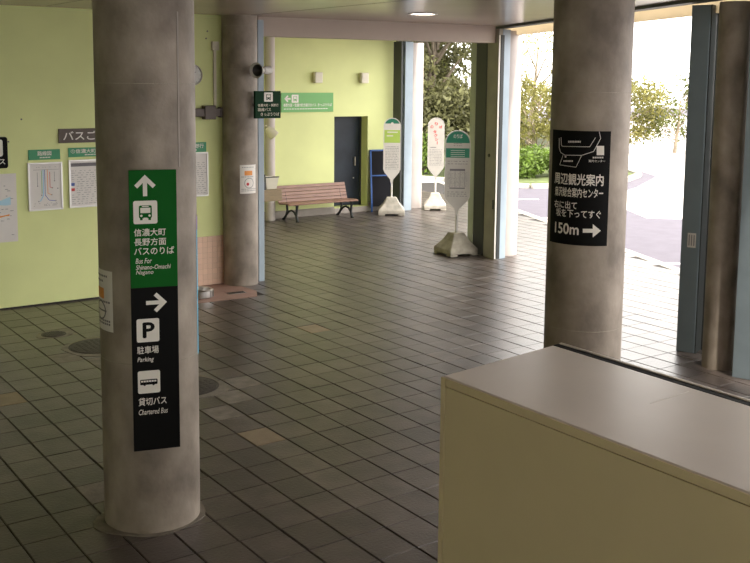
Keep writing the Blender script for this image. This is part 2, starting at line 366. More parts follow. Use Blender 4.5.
# hillside behind the left part of the verge
hv = MB(); nx_, ny_ = 30, 16
for j in range(ny_+1):
    for i in range(nx_+1):
        t, s_ = i/nx_, j/ny_
        bx, by = 8 + 26*t, 42 - 10*t + 2*math.sin(t*5)
        ra = ((bx+5*s_)/(by+11*s_)-0.74)/0.12; ra = min(1, max(0, ra)); h = 8.5*s_**0.8*(1-0.9*ra*ra*(3-2*ra)) + noise.noise(Vector((t*9, s_*5, 0)))*0.7*s_
        hv.v.append((bx + 5*s_, by + 11*s_, h - 0.05))
for j in range(ny_):
    for i in range(nx_):
        k = j*(nx_+1)+i; hv.f.append((k, k+1, k+nx_+2, k+nx_+1))
struct('hillside', hv, 'soil', 'dark wooded bank rising behind the road', smooth=True)

# ------------------------------------------------------------------ walls and ceiling
wl = struct('wall_left', MB().box(-7, 6.93, W_Y, W_Y+0.2, 0, ZC+0.05), 'wall', 'yellow green wall with the notice boards')
struct('wall_side', MB().box(6.73, 6.93, W_Y+0.2, B_Y, 0, ZC+0.05), 'wall', 'yellow green return wall behind the column')
D0, D1, DZ0, DZ1, REC = 11.97, 12.86, 0.12, 2.14, 0.28
wb = MB(); wb.box(6.73, D0, B_Y, B_Y+0.35, 0, ZC+0.05); wb.box(D1, 13.62, B_Y, B_Y+0.35, 0, ZC+0.05)
wb.box(D0, D1, B_Y, B_Y+0.35, DZ1, ZC+0.05); wb.box(D0, D1, B_Y, B_Y+0.35, 0, DZ0); wb.box(D0, D1, B_Y+REC+0.04, B_Y+0.35, DZ0, DZ1)
wk = struct('wall_back', wb, 'wall', 'bright yellow green back wall with the dark door')
bb = MB(); bb.box(6.95, D0-0.02, B_Y-0.05, B_Y, 0, 0.16); bb.box(D0-0.02, D1+0.02, B_Y-0.05, B_Y, 0, 0.12); bb.box(D1+0.02, 13.60, B_Y-0.05, B_Y, 0, 0.20)
struct('baseboard_back', bb, 'plinth', 'grey concrete plinth along the back wall', bevel=0.01)
struct('baseboard_left', MB().box(-7, 5.5, W_Y-0.012, W_Y, 0, 0.02), 'grout', 'thin dark strip at the foot of the green wall')
struct('wall_rear', MB().box(-7, -6.5, -6.2, -6, 0, ZC+0.05).box(-1.2, 4.2, -6.2, -6, 0, ZC+0.05).box(-6.5, -1.2, -6.2, -6, 3.2, ZC+0.05), 'wall2', 'unseen plain wall behind the viewer, wide opening added for fill light')  # opening added behind the viewer to throw fill light into the hall
struct('wall_west', MB().box(-7.2, -7, -6.2, W_Y+0.2, 0, ZC+0.05), 'wall', 'green wall at the far left end of the hall')
inner = [(-7.2, -6.2), L(-20.2, 0.30), L(7.2, 0.30), (6.7, 18.95), (6.7, 13.3), (-7.2, 13.3)]
cl = struct('ceiling', MB().prism(inner, ZC, ZC+0.25), 'ceil', 'glossy tan ceiling panels')
jb = MB()
for x in (-4.4, -1.6, 1.2, 4.0, 6.80): jb.box(x-0.004, x+0.004, -6, 12.9, ZC-0.002, ZC+0.001)
for y in (-2, 3, 8): jb.box(-7, 5.5, y-0.004, y+0.004, ZC-0.002, ZC+0.001)
tag(jb.build('panel_joint', 'joint', cl), 'thin dark joints between ceiling panels')
# pink tiled dado at the right end of the left wall: small square tiles, too small to pick apart
dado = tag(MB().box(5.5, 6.56, W_Y-0.012, W_Y, 0, 0.712).build('tile_backing', 'pinkgrout', wl), 'pink grout behind the small wall tiles')
pt = MB()
for i in range(14):
    for j in range(9):
        x0, z0 = 5.505+i*0.0755, 0.006+j*0.0785; pt.box(x0+0.002, x0+0.0735, W_Y-0.018, W_Y-0.011, z0+0.002, z0+0.0765)
tag(pt.build('wall_tiles', 'pink', wl), 'small pink wall tiles behind the column', kind='stuff')
# dropped beam between the column and the middle post
bx0, by0, bx1, by1 = 7.05, 12.99, 11.16, 12.50
dl = math.hypot(bx1-bx0, by1-by0); ux, uy = (bx1-bx0)/dl, (by1-by0)/dl
struct('trim_1', MB().prism([(bx0, by0), (bx1, by1), (bx1-uy*0.3, by1+ux*0.3), (bx0-uy*0.3, by0+ux*0.3)], 3.575, ZC+0.02), 'beam', 'tan dropped beam across the ceiling', bevel=0.006)
# header strip, dark for the ceiling's shadowed edge, and pale fascia along the openings
struct('trim_2', MB().prism([L(-20, -0.06), L(-20, 0.10), L(7, 0.10), L(7, -0.06)], 3.815, ZC+0.01), 'steeldark', 'dark header strip over the openings, painted as shaded ceiling edge')
struct('trim_3', MB().prism([L(-20, 0.30), L(-20, 0.36), L(1.2, 0.36), L(1.2, 0.30)], 3.72, 4.0), 'fascia', 'pale roof fascia outside the openings')

# ------------------------------------------------------------------ columns and door posts
def column(c, r, z1, m, label, coll=None):
    t = thing('concrete_column', label, 'column', (c[0], c[1], 0))
    MB().lathe([(r, 0), (r, z1)], 72).build('shaft', m, t, smooth=True)
    return t
C1, R1 = (2.585, 6.305), 0.322
C2, R2 = (6.121, 5.695), 0.315
C3, R3 = (6.74, 12.968), 0.251
c1 = column(C1, R1, ZC, 'conc', 'large round concrete column in the left foreground')
c2 = column(C2, R2, ZC, 'conc', 'round concrete column standing behind the cream box')
c3 = column(C3, R3, ZC, 'conc', 'round concrete column at the end of the left wall')
c4 = column((10.29, 18.46), 0.105, ZC, 'concw', 'thin whitish pipe column against the back wall left of bench')
cm = column((11.71, 12.755), 0.205, ZC-0.06, 'concw', 'pale round column beside the middle blue post')
c6 = column((14.18, 18.63), 0.20, ZC-0.06, 'concw', 'pale round column at the far end beside the back wall')
c7 = column((8.955, 6.40), 0.168, ZC-0.06, 'conc', 'shaded round column between the two right posts')
c8 = column(L(-12.6, 0.12), 0.225, ZC-0.06, 'conc', 'round concrete column nearest the viewer along the row of openings')
# pour joints and caulk strip on the columns
for c, cc, r, zs in ((c1, C1, R1, (1.15, 2.95)), (c2, C2, R2, (1.0, 2.9)), (c3, C3, R3, (3.10, 3.70))):
    for z in zs: MB().lathe([(r-0.002, -0.004), (r+0.0012, -0.003), (r+0.0012, 0.0), (r-0.002, 0.001)], 72, (0, 0, z), caps=False).build('pour_joint', 'concdark', c, smooth=True)
MB().box(-0.007, 0.007, -0.003, 0.003, 2.42, 3.40, Matrix.Translation((R1*math.cos(math.radians(-73)), R1*math.sin(math.radians(-73)), 0)) @ Matrix.Rotation(math.radians(-73+90), 4, 'Z')).build('caulk_strip', 'plinth', c1)
def post(name, corner, along, out, z1, m, label, cat='post', extra=None, turn=0.0):
    # box whose viewer-side corner is `corner`; runs `along` towards the far end and `out` outwards
    t = thing(name, label, cat, (corner[0], corner[1], 0), math.radians(turn))   # local +y along the openings, +x outwards
    MB().box(0, out, 0, along, 0, z1).build('shell', m, t, bevel=0.006)
    if extra: extra(t)
    return t
def ex_mid(t):
    MB().box(-0.008, 0.02, -0.012, -0.001, 0.02, 3.7).build('edge_strip', 'white', t)
    MB().box(0.03, 0.09, -0.02, -0.001, 0.02, 3.7).build('edge_strip', 'steeldark', t)
    MB().box(-0.012, -0.001, 0.34, 0.66, 0.02, 3.7).build('edge_strip', 'steeldark', t)
    MB().box(0.0, 0.05, 0.70, 0.86, 0, 3.75).build('outer_jamb', 'steelpale', t)
    MB().tube([(-0.014, 0.22, 1.73), (0.0, 0.22, 1.73)], 0.028, 14).build('lock', 'dark', t)
    MB().box(-0.012, 0, 0.05, 0.075, 0.85, 1.0).build('hinge', 'steeldark', t)
post('steel_post', (11.150, 12.400), 0.66, 0.07, 3.8, 'steelgreen', 'olive grey steel door casing left of the middle blue post', 'post', ex_mid, -9)
post('steel_post', (11.262, 12.43), 0.11, 0.17, 3.8, 'steelblue', 'light blue steel post in the middle beside a pale column', 'post', None, 2)
post('steel_post', (13.62, 18.24), 0.16, 0.20, 3.8, 'steelblue', 'light blue steel post at the corner of the back wall', 'post', None, -8)
MBd = MB().box(-0.075, -0.03, 0.0, 0.3, 0, 3.8)
dp = thing('door_track', 'narrow dark green track between back wall and blue post', 'track', (13.60, 18.26, 0), 0)
MBd.build('channel', 'steeldark', dp, bevel=0.004)
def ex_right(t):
    MB().box(-0.003, 0, 0.04, 0.13, 1.18, 1.34).build('sticker', 'paper', t)
    q = MB()
    for k in range(3): q.box(-0.0045, -0.003, 0.053+k*0.026, 0.066+k*0.026, 1.20, 1.32)
    q.build('print', 'inkl', t)
    MB().box(0.20, 0.235, -0.62, -0.02, 0, 3.8).build('recess_panel', 'steeldark', t)  # dark sheet added to close the sky gap in the dark recess
    MB().box(0.004, 0.262, -0.014, -0.001, 0.0, 3.8).build('side_shade', 'steeldark', t)  # dark skin that paints the shade on the post's side face
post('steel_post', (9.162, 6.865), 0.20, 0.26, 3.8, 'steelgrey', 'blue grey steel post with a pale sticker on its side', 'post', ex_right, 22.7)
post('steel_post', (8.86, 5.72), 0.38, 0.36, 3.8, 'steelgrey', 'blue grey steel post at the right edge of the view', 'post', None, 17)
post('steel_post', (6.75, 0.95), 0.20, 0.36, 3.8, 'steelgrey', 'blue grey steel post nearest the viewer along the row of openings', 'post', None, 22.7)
# flat steel post standing behind the left wall column
sp = thing('steel_post', 'narrow blue grey steel post just right of the wall column', 'post', (7.055, 12.95, 0))
MB().box(-0.05, 0.045, -0.04, 0.24, 0, 3.80).build('shell', 'steelblue', sp, bevel=0.005)

# ------------------------------------------------------------------ sign panel on the near column
na = math.radians(-106); tx, ty = -math.sin(na), math.cos(na)
P0 = (C1[0] + math.cos(na)*0.345, C1[1] + math.sin(na)*0.345)
sg = thing('direction_sign', 'tall green and black bus and parking direction sign on the near column', 'sign')
def SP(off): return plane(P0[0], P0[1], 0, tx, ty, off)
x0_, x1_ = -0.150, 0.145
f0 = SP(0.0)
MB().slab([(x0_, 0.585), (x1_, 0.585), (x1_, 1.659), (x0_, 1.659)], f0, 0.018).build('lower_panel', 'black', sg)['label'] = 'black lower half of the sign'
MB().slab([(x0_, 1.660), (x1_, 1.660), (x1_, 2.409), (x0_, 2.409)], f0, 0.018).build('upper_panel', 'green', sg)['label'] = 'green upper half of the sign'
for zz in (0.85, 1.5, 2.15):
    MB().slab([(-0.06, zz), (0.06, zz), (0.06, zz+0.04), (-0.06, zz+0.04)], SP(-0.018), 0.012).build('bracket', 'steel', sg)
# pixel of the photograph -> place on the panel (used to lay the print out on the board in metres)
def q1(px, py):
    t = (py - 170) / 279.0; xl_ = 129 + 3.0*t; xr = 176 + 4.2*t
    y = py + (px - xl_)*(0.043 + 0.042*t)
    return x0_ + (px - xl_)/(xr - xl_)*(x1_ - x0_), (2.409 - (y-171)*0.00638 if y < 288.5 else 1.659 - (y-288.5)*0.00661)
f1, f2, f3 = SP(0.0012), SP(0.0022), SP(0.003)
def area(px0, px1, py0, py1):
    m_ = (px0+px1)/2; return q1(px0, py1)[0], q1(px1, py0)[0], q1(m_, py1)[1], q1(m_, py0)[1]
def arrow(mb, f, cx, cz, s, ang, wd=0.17):
    ca, sa = math.cos(ang), math.sin(ang)
    def tr(p): return (cx + s*(p[0]*ca - p[1]*sa), cz + s*(p[0]*sa + p[1]*ca))
    h = wd/2
    mb.poly(f, [tr(p) for p in ((-h, -0.5), (h, -0.5), (h, 0.32), (-h, 0.32))])
    q = 0.7071*wd
    for s_ in (1, -1):
        pts = [(0, 0.52), (0.5*s_, 0.02), ((0.5-q)*s_ , 0.02-q), (0, 0.52-1.414*wd-0.0)]
        if s_ > 0: pts = pts[::-1]
        mb.poly(f, [tr(p) for p in pts])
mb = MB()
xa, xb, za, zb = area(134.7, 155.3, 175.3, 196); arrow(mb, f1, (xa+xb)/2, (za+zb)/2, (zb-za), 0, 0.2)
mb.build('arrow', 'white', sg)
mb = MB(); xa, xb, za, zb = area(145.5, 166, 292, 312); arrow(mb, f1, (xa+xb)/2, (za+zb)/2, (xb-xa), -PI/2, 0.2)
mb.build('arrow', 'white', sg)
def bus_front(fa, fb, fc, x0, x1, z0, z1, dark, parent, light='white'):
    W_, H_ = x1-x0, z1-z0; X = lambda t: x0+W_*t; Z = lambda t: z0+H_*t
    o = MB().poly(fa, rrect(x0, x1, z0, z1, W_*0.08)).build('pictogram', light, parent)
    m_ = MB(); m_.poly(fb, rrect(X(.23), X(.77), Z(.24), Z(.80), W_*.07)); m_.poly(fb, rrect(X(.27), X(.38), Z(.16), Z(.27), W_*.02)); m_.poly(fb, rrect(X(.62), X(.73), Z(.16), Z(.27), W_*.02))
    m_.build('bus_symbol', dark, parent)
    m_ = MB(); m_.poly(fc, rrect(X(.29), X(.71), Z(.47), Z(.70), W_*.02)); m_.poly(fc, rrect(X(.36), X(.64), Z(.735), Z(.775), W_*.01))
    for c_ in (.33, .67): m_.poly(fc, circle(X(c_), Z(.355), W_*.05, 14))
    m_.poly(fc, rrect(X(.42), X(.58), Z(.24), Z(.27), W_*.01)); m_.build('bus_windows', light, parent)
bus_front(f1, f2, f3, *area(133.5, 157, 200.5, 223.5), 'green', sg)
def word(body, f, ar, m, parent, bold=0.02, shear=0.0, cuts=0):
    mb = MB(); letter(mb, body, f, *ar, bold=bold, shear=shear, cuts=cuts); return mb.build('lettering', m, parent)
word('信濃大町', f1, area(133.8, 165.5, 228, 235.5), 'white', sg)
word('長野方面', f1, area(134, 165.8, 237.5, 245), 'white', sg)
word('バスのりば', f1, area(133.8, 174, 246.5, 254), 'white', sg)
word('Bus For', f1, area(135.2, 151.5, 258, 263.2), 'white', sg, 0.009, 0.25)
word('Shinano-Omachi', f1, area(135.4, 170.6, 264.2, 268.8), 'white', sg, 0.009, 0.25)
word('Nagano', f1, area(135.6, 153, 270, 275.3), 'white', sg, 0.009, 0.25)
xa, xb, za, zb = area(135.8, 158.5, 318, 341)
MB().poly(f1, rrect(xa, xb, za, zb, 0.012)).build('pictogram', 'white', sg)
mb = MB(); letter(mb, 'P', f2, xa+(xb-xa)*.26, xa+(xb-xa)*.80, za+(zb-za)*.17, za+(zb-za)*.85, bold=0.045); mb.build('parking_letter', 'black', sg)
word('駐車場', f1, area(136, 158, 345, 352.6), 'white', sg); word('Parking', f1, area(136.2, 153, 356, 361.8), 'white', sg, 0.009, 0.25)
xa, xb, za, zb = area(136.6, 159.2, 369.5, 392); Wd, Hd = xb-xa, zb-za
MB().poly(f1, rrect(xa, xb, za, zb, 0.012)).build('pictogram', 'white', sg)
mb = MB(); mb.poly(f2, rrect(xa+.10*Wd, xa+.88*Wd, za+.38*Hd, za+.62*Hd, .006))
for c_ in (.30, .70): mb.poly(SP(0.0024), circle(xa+c_*Wd, za+.38*Hd, .05*Wd, 12))
mb.build('bus_symbol', 'black', sg)
mb = MB()
for k in range(6): mb.poly(f3, rrect(xa+(.14+k*.118)*Wd, xa+(.235+k*.118)*Wd, za+.50*Hd, za+.575*Hd, .001))
mb.build('bus_windows', 'white', sg)
word('貸切バス', f1, area(137, 166, 396, 404), 'white', sg); word('Chartered Bus', f1, area(137.2, 167.2, 407.5, 413), 'white', sg, 0.009, 0.25)

# sticker round the left side of the near column
st = thing('notice_sticker', 'white notice sticker with orange square wrapped round the near column', 'sticker')
g0 = cylmap(C1[0], C1[1], R1, 0.0015); g1 = cylmap(C1[0], C1[1], R1, 0.0026); g2 = cylmap(C1[0], C1[1], R1, 0.0034)
MB().quadstrip(g0, -212, -157.3, 1.345, 1.745, 14).build('sheet', 'paper', st)
MB().quadstrip(g1, -196, -174, 1.555, 1.625, 6).build('print', 'orange', st)['label'] = 'orange square'
mb = MB()
for i in range(24):
    a0, a1 = 2*PI*i/24, 2*PI*(i+1)/24
    mb.poly(g1, [(-184+14*math.cos(a0), 1.475+.065*math.sin(a0)), (-184+14*math.cos(a1), 1.475+.065*math.sin(a1)), (-184+11.8*math.cos(a1), 1.475+.054*math.sin(a1)), (-184+11.8*math.cos(a0), 1.475+.054*math.sin(a0))])
mb.quadstrip(g1, -199, -169, 1.470, 1.480, 6)
for a0, a1, z in ((-203, -166, 1.70), (-200, -176, 1.665), (-203, -163, 1.53), (-203, -163, 1.385), (-203, -163, 1.405)):
    a = a0
    while a < a1: mb.quadstrip(g1, a, a+3, z, z+0.013, 1); a += 4.2
mb.build('print', 'ink', st)
ps = thing('wrap_poster', 'bright poster with cyan border on the right side of the near column', 'poster')
MB().quadstrip(g0, -36, 26, 1.13, 2.07, 14).build('sheet', 'paper', ps)
mb = MB(); mb.quadstrip(g1, -36, -29, 1.13, 2.02, 2); mb.quadstrip(g1, -36, 26, 1.13, 1.16, 14); mb.build('border', 'cyan', ps)
mb = MB(); mb.quadstrip(g2, -36, 10, 1.98, 2.07, 10); mb.build('print', 'violet', ps)
MB().quadstrip(g2, -20, 10, 1.4, 1.7, 8).build('print', 'lime', ps)

# ------------------------------------------------------------------ sign wrapped round the second column
s2 = thing('information_sign', 'black curved sign with white map, lettering and arrow on column behind box', 'sign')
A0, A1, Z0, Z1 = 160.0, 253.5, 1.695, 2.60
def cyl_board(mb, c, r, off, a0, a1, z0, z1, n=24, th=0.006):
    k = len(mb.v)
    for i in range(n+1):
        a = math.radians(a0+(a1-a0)*i/n)
        for rr in (r+off, r+off-th):
            for z in (z0, z1): mb.v.append((c[0]+rr*math.cos(a), c[1]+rr*math.sin(a), z))
    for i in range(n):
        b = k+4*i; mb.f += [(b, b+4, b+5, b+1), (b+2, b+3, b+7, b+6), (b+1, b+5, b+7, b+3), (b, b+2, b+6, b+4)]
    mb.f += [(k, k+1, k+3, k+2), (k+4*n, k+4*n+2, k+4*n+3, k+4*n+1)]
mb = MB(); cyl_board(mb, C2, R2, 0.007, A0, A1, Z0, Z1); mb.build('board', 'black', s2, smooth=True)
d2 = math.hypot(*C2); vd2 = math.atan2(-C2[1], -C2[0]); LATX = (587.3 - 0) # screen centre of the column near the sign
def q2(cx, cy):     # crop pixel (x 0..346, y 0..563) -> angle, z on the curved board
    px, py = 540 + cx/4.325, 120 + cy/4.325
    dv = [CAM[i][0]*(px-CX) + CAM[i][1]*(py-CY) + CAM[i][2]*F_PX for i in range(3)]
    a = dv[0]**2+dv[1]**2; b = -2*(dv[0]*C2[0]+dv[1]*C2[1]); c = C2[0]**2+C2[1]**2-(R2+0.007)**2
    t = (-b-math.sqrt(max(0, b*b-4*a*c)))/(2*a)
    return math.degrees(math.atan2(dv[1]*t-C2[1], dv[0]*t-C2[0])) % 360, EYE+dv[2]*t
h1 = cylmap(C2[0], C2[1], R2, 0.0082); h2 = cylmap(C2[0], C2[1], R2, 0.0092)
def area2(x0, x1, y0, y1):
    ym = (y0+y1)/2; zt, zb_ = q2((x0+x1)/2, y0)[1], q2((x0+x1)/2, y1)[1]
    return q2(x0, ym)[0], q2(x1, ym)[0], zb_, zt
word('周辺観光案内', h1, area2(64, 275, 232, 284), 'white', s2, 0.035, cuts=36)
word('扇沢総合案内センター', h1, area2(66, 273, 294, 336), 'white', s2, 0.025, cuts=36)
word('右に出て', h1, area2(63, 160, 350, 383), 'white', s2, 0.02, cuts=18)
word('坂を下ってすぐ', h1, area2(70, 263, 389, 424), 'white', s2, 0.02, cuts=36)
word('150m', h1, area2(65, 168, 446, 494), 'white', s2, 0.035, cuts=20)
a_ = lambda pts: [q2(*p) for p in pts]
mb = MB(); hz = []
for i in range(13):
    x = 185+78*i/12; hh = 8.5 if x < 228 else 29*(263-x)/35.0
    hz.append((x, hh))
for (xa, ha), (xb, hb) in zip(hz, hz[1:]):
    if xa < 228 <= xb: mb.poly(h1, a_([(xa, 479+ha), (228, 479+ha), (228, 479-ha), (xa, 479-ha)])); xa, ha = 228, 29
    mb.poly(h1, a_([(xa, 479+ha), (xb, 479+hb), (xb, 479-hb), (xa, 479-ha)]))
mb.build('arrow', 'white', s2)
mb = MB()
for i in range(5): xa, xb = 245+32*i/5, 245+32*(i+1)/5; mb.poly(h1, a_([(xa, 152), (xb, 152), (xb, 112), (xa, 112)]))
mb.build('map_square', 'white', s2)
def strokes(mb, pts, wd):
    for p, q in zip(pts, pts[1:]):
        n_ = 4
        for i in range(n_):
            a = (p[0]+(q[0]-p[0])*i/n_, p[1]+(q[1]-p[1])*i/n_); b = (p[0]+(q[0]-p[0])*(i+1)/n_, p[1]+(q[1]-p[1])*(i+1)/n_)
            dx, dy = b[0]-a[0], b[1]-a[1]; l_ = math.hypot(dx, dy) or 1; nx__, ny__ = -dy/l_*wd/2, dx/l_*wd/2
            mb.poly(h2, [q2(a[0]+nx__, a[1]+ny__), q2(b[0]+nx__, b[1]+ny__), q2(b[0]-nx__, b[1]-ny__), q2(a[0]-nx__, a[1]-ny__)])
mb = MB()
strokes(mb, [(92, 75), (93, 108), (98, 114), (215, 116), (240, 76)], 2.6)
strokes(mb, [(84, 78), (84, 120), (90, 140), (108, 152), (180, 153), (232, 136), (262, 80), (256, 50)], 2.6)
strokes(mb, [(100, 153), (86, 194), (156, 204), (180, 154)], 2.2)
mb.build('map_lines', 'paper', s2)
mb = MB(); letter(mb, '案内センター', h1, *area2(210, 281, 172, 183), bold=0.01, cuts=12)
for x in range(122, 176, 7): mb.poly(h1, a_([(x, 98), (x+5.5, 98), (x+5.5, 90), (x, 90)]))
for x in range(102, 142, 6): mb.poly(h1, a_([(x, 181), (x+4.5, 181), (x+4.5, 174), (x, 174)]))
for x in range(228, 276, 8): mb.poly(h1, a_([(x, 166), (x+5.5, 166), (x+5.5, 159), (x, 159)]))
mb.poly(h1, a_(circle(111, 159, 4, 10))[::-1]); tag(mb.build('map_caption', 'paper', s2), kind='stuff')

# notice on the wall column
n3 = thing('notice_sticker', 'small white notice with orange block on the wall column', 'sticker')
k0, k1 = cylmap(C3[0], C3[1], R3, 0.0015), cylmap(C3[0], C3[1], R3, 0.003)
MB().quadstrip(k0, -119, -59, 1.34, 1.75, 12).build('sheet', 'white', n3)
MB().quadstrip(k1, -104, -76, 1.60, 1.665, 6).build('print', 'orange', n3)['label'] = 'orange block'
mb = MB(); mb.poly(k1, circle(-93, 1.475, 6.0, 12)) if False else mb.poly(k1, [(-93+5*math.cos(t), 1.475+.022*math.sin(t)) for t in [2*PI*i/14 for i in range(14)]]); mb.build('print', 'red', n3)
mb = MB()
for i in range(24):
    a0, a1 = 2*PI*i/24, 2*PI*(i+1)/24
    mb.poly(k1, [(-88+17*math.cos(a0), 1.49+.075*math.sin(a0)), (-88+17*math.cos(a1), 1.49+.075*math.sin(a1)), (-88+15*math.cos(a1), 1.49+.066*math.sin(a1)), (-88+15*math.cos(a0), 1.49+.066*math.sin(a0))])
for z, a0, a1 in ((1.71, -112, -68), (1.575, -114, -70), (1.40, -114, -64), (1.375, -114, -64)):
    a = a0
    while a < a1: mb.quadstrip(k1, a, a+3.5, z, z+0.011, 1); a += 5.5
mb.build('print', 'inkl', n3)

# ------------------------------------------------------------------ horn speaker and hanging sign by the wall column
hs = thing('horn_speaker', 'grey horn loudspeaker with black mouth on the wall column', 'speaker', (6.93, 12.60, 3.085))
ax = Vector((-0.80, -0.42, -0.02)).normalized()
Q = ax.to_track_quat('Z', 'Y').to_matrix().to_4x4()
MB().lathe([(0.03, -0.02), (0.04, 0.05), (0.065, 0.12), (0.105, 0.19), (0.11, 0.195), (0.10, 0.19), (0.06, 0.12), (0.03, 0.06)], 28, caps=False).build('horn', 'clockface', hs, smooth=True, xf=Q)
MB().lathe([(0.0, 0.085), (0.075, 0.15), (0.104, 0.188)], 28, caps=False).build('mouth', 'dark', hs, smooth=True, xf=Q)
MB().lathe([(0.035, -0.17), (0.055, -0.15), (0.06, -0.04), (0.045, 0.02)], 20).build('driver', 'clockface', hs, smooth=True, xf=Q)
MB().tube([(0, 0, 0), (0.0, 0.05, -0.02), (-0.03, 0.14, -0.02)], 0.014, 8).build('bracket', 'steel', hs)
hg = thing('projecting_sign', 'small dark green bus sign projecting from the wall column', 'sign', (6.79, 12.60, 2.41))
MB().box(0, 0.41, 0, 0.05, 0, 0.385).build('box', 'dgreen', hg, bevel=0.004)
p1, p2_, p3 = plane(0, 0, 0, 1, 0, 0.0015), plane(0, 0, 0, 1, 0, 0.003), plane(0, 0, 0, 1, 0, 0.0045)
bus_front(p1, p2_, p3, 0.14, 0.28, 0.235, 0.365, 'dgreen', hg)
word('信濃大町・長野行', p1, (0.04, 0.37, 0.165, 0.205), 'offw', hg); word('路線バス', p1, (0.04, 0.25, 0.10, 0.148), 'offw', hg); word('きっぷうりば', p1, (0.085, 0.385, 0.035, 0.083), 'offw', hg)
MB().box(0.02, 0.05, 0.05, 0.16, 0.17, 0.21).build('bracket', 'steel', hg)

# light green sign on the back wall
bs = thing('wall_sign', 'long light green sign with white arrow on the back wall', 'sign', (10.63, B_Y, 2.25))
MB().box(0, 1.30, -0.02, 0, 0, 0.41).build('board', 'greenlt', bs, bevel=0.003)
e1, e2, e3 = plane(0, 0, 0, 1, 0, 0.0225), plane(0, 0, 0, 1, 0, 0.024), plane(0, 0, 0, 1, 0, 0.0255)
mb = MB(); arrow(mb, e1, 0.15, 0.285, 0.15, PI/2, 0.24); mb.build('arrow', 'white', bs)
bus_front(e1, e2, e3, 0.25, 0.42, 0.20, 0.37, 'greenlt', bs)
word('長野方面・信濃大町方面行きバス', e1, (0.05, 0.86, 0.115, 0.185), 'white', bs, 0.03); word('きっぷうりば', e1, (0.90, 1.26, 0.12, 0.185), 'white', bs, 0.03); mb = MB()
x = 0.06
while x < 1.1: mb.poly(e1, [(x, 0.06), (x+0.05, 0.06), (x+0.05, 0.078), (x, 0.078)]); x += 0.065
tag(mb.build('fine_print', 'white', bs), kind='stuff')

# ------------------------------------------------------------------ left wall fittings
def wp(off): return plane(0, W_Y, 0, 1, 0, off)
def wthing(name, label, cat, x, z, group=None): return thing(name, label, cat, (x, W_Y, z), 0, group)
def lp(off): return plane(0, 0, 0, 1, 0, off)
# black pictogram sign at the left edge
t = wthing('pictogram_sign', 'black rounded pictogram sign at the left edge of the wall', 'sign', 3.12, 1.817)
MB().slab(rrect(0, 0.395, 0, 0.395, 0.03), lp(0.012), 0.011).build('plate', 'black', t)
MB().poly(lp(0.0135), rrect(0.06, 0.335, 0.15, 0.365, 0.03)).build('pictogram', 'white', t)
mb = MB(); mb.poly(lp(0.015), rrect(0.11, 0.285, 0.19, 0.335, 0.02)); mb.build('bus_symbol', 'black', t)
mb = MB(); mb.poly(lp(0.0165), rrect(0.13, 0.265, 0.25, 0.315, 0.01)); mb.build('bus_windows', 'white', t)
mb = MB(); letter(mb, 'バス', lp(0.0135), 0.19, 0.36, 0.05, 0.125, bold=0.02); mb.build('lettering', 'white', t)
# poster
t = wthing('wall_poster', 'pale map poster with orange and cyan shapes at the left edge', 'poster', 3.0, 0.873)
MB().box(0, 0.607, -0.012, 0, 0, 0.873).build('sheet', 'paper', t)
q = random.Random(7)
mb = MB(); mb.poly(lp(0.0135), [(x, 0.55+0.03*math.sin(x*14)) for x in [i*0.05+0.03 for i in range(11)]] + [(x, 0.50+0.03*math.sin(x*10)) for x in [0.53-i*0.05 for i in range(11)]]); mb.build('print', 'palecyan', t)
mb = MB(); mb.poly(lp(0.0135), [(x, 0.36+0.02*math.sin(x*12)) for x in [i*0.05+0.06 for i in range(10)]] + [(x, 0.315+0.02*math.sin(x*16)) for x in [0.51-i*0.05 for i in range(10)]]); mb.build('print', 'orange', t)
mb = MB()
for k in range(60):
    x, z = q.uniform(0.03, 0.54), q.uniform(0.05, 0.82); mb.poly(lp(0.0145), [(x, z), (x+q.uniform(.01, .05), z), (x+q.uniform(.01, .04), z+.008), (x, z+.008)])
mb.build('print', 'inkl', t)
# brown header
t = wthing('header_sign', 'brown header sign with white lettering above the notice boards', 'sign', 4.164, 2.113)
MB().box(0, 0.86, -0.025, 0, 0, 0.185).build('board', 'brown', t, bevel=0.003)
mb = MB(); letter(mb, 'バスご案内', lp(0.0265), 0.055, 0.79, 0.03, 0.155, bold=0.02); mb.build('lettering', 'white', t)
# green captions
def caption(x, w_, z, h, body, label, sub=None):
    t = wthing('caption_sign', label, 'sign', x, z)
    MB().box(0, w_, -0.012, 0, 0, h).build('board', 'green2', t, bevel=0.002)
    mb = MB(); 
    letter(mb, body, lp(0.0135), *( (w_*.28, w_*.72, h*.40, h*.86) if sub == 1 else (0.03, w_-0.04, h*.40, h*.86)), bold=0.02)
    x_ = w_*.35
    while x_ < w_*.68: mb.poly(lp(0.0135), [(x_, h*.16), (x_+.014, h*.16), (x_+.014, h*.28), (x_, h*.28)]); x_ += .02
    mb.build('lettering', 'white', t)
caption(3.771, 0.407, 1.906, 0.131, '路線図', 'green caption plate above the route diagram board', 1)
caption(4.287, 0.62, 1.925, 0.121, '①信濃大町・長野', 'green caption plate above the timetable beside the near column')
caption(5.76, 0.50, 1.930, 0.138, '扇沢・長野行', 'green caption plate seen between the two left columns')
def board(x, w_, z, h, label):
    t = wthing('notice_board', label, 'notice board', x, z)
    MB().box(0.012, w_-0.012, -0.014, 0, 0.012, h-0.012).build('sheet', 'paper', t)
    fr = MB()
    for a in ((0, w_, 0, 0.022), (0, w_, h-0.022, h), (0, 0.022, 0.022, h-0.022), (w_-0.022, w_, 0.022, h-0.022)): fr.box(a[0], a[1], -0.026, 0, a[2], a[3])
    fr.build('frame', 'frame', t, bevel=0.004)
    return t
t = board(3.754, 0.445, 1.247, 0.624, 'silver framed route diagram board with coloured lines')
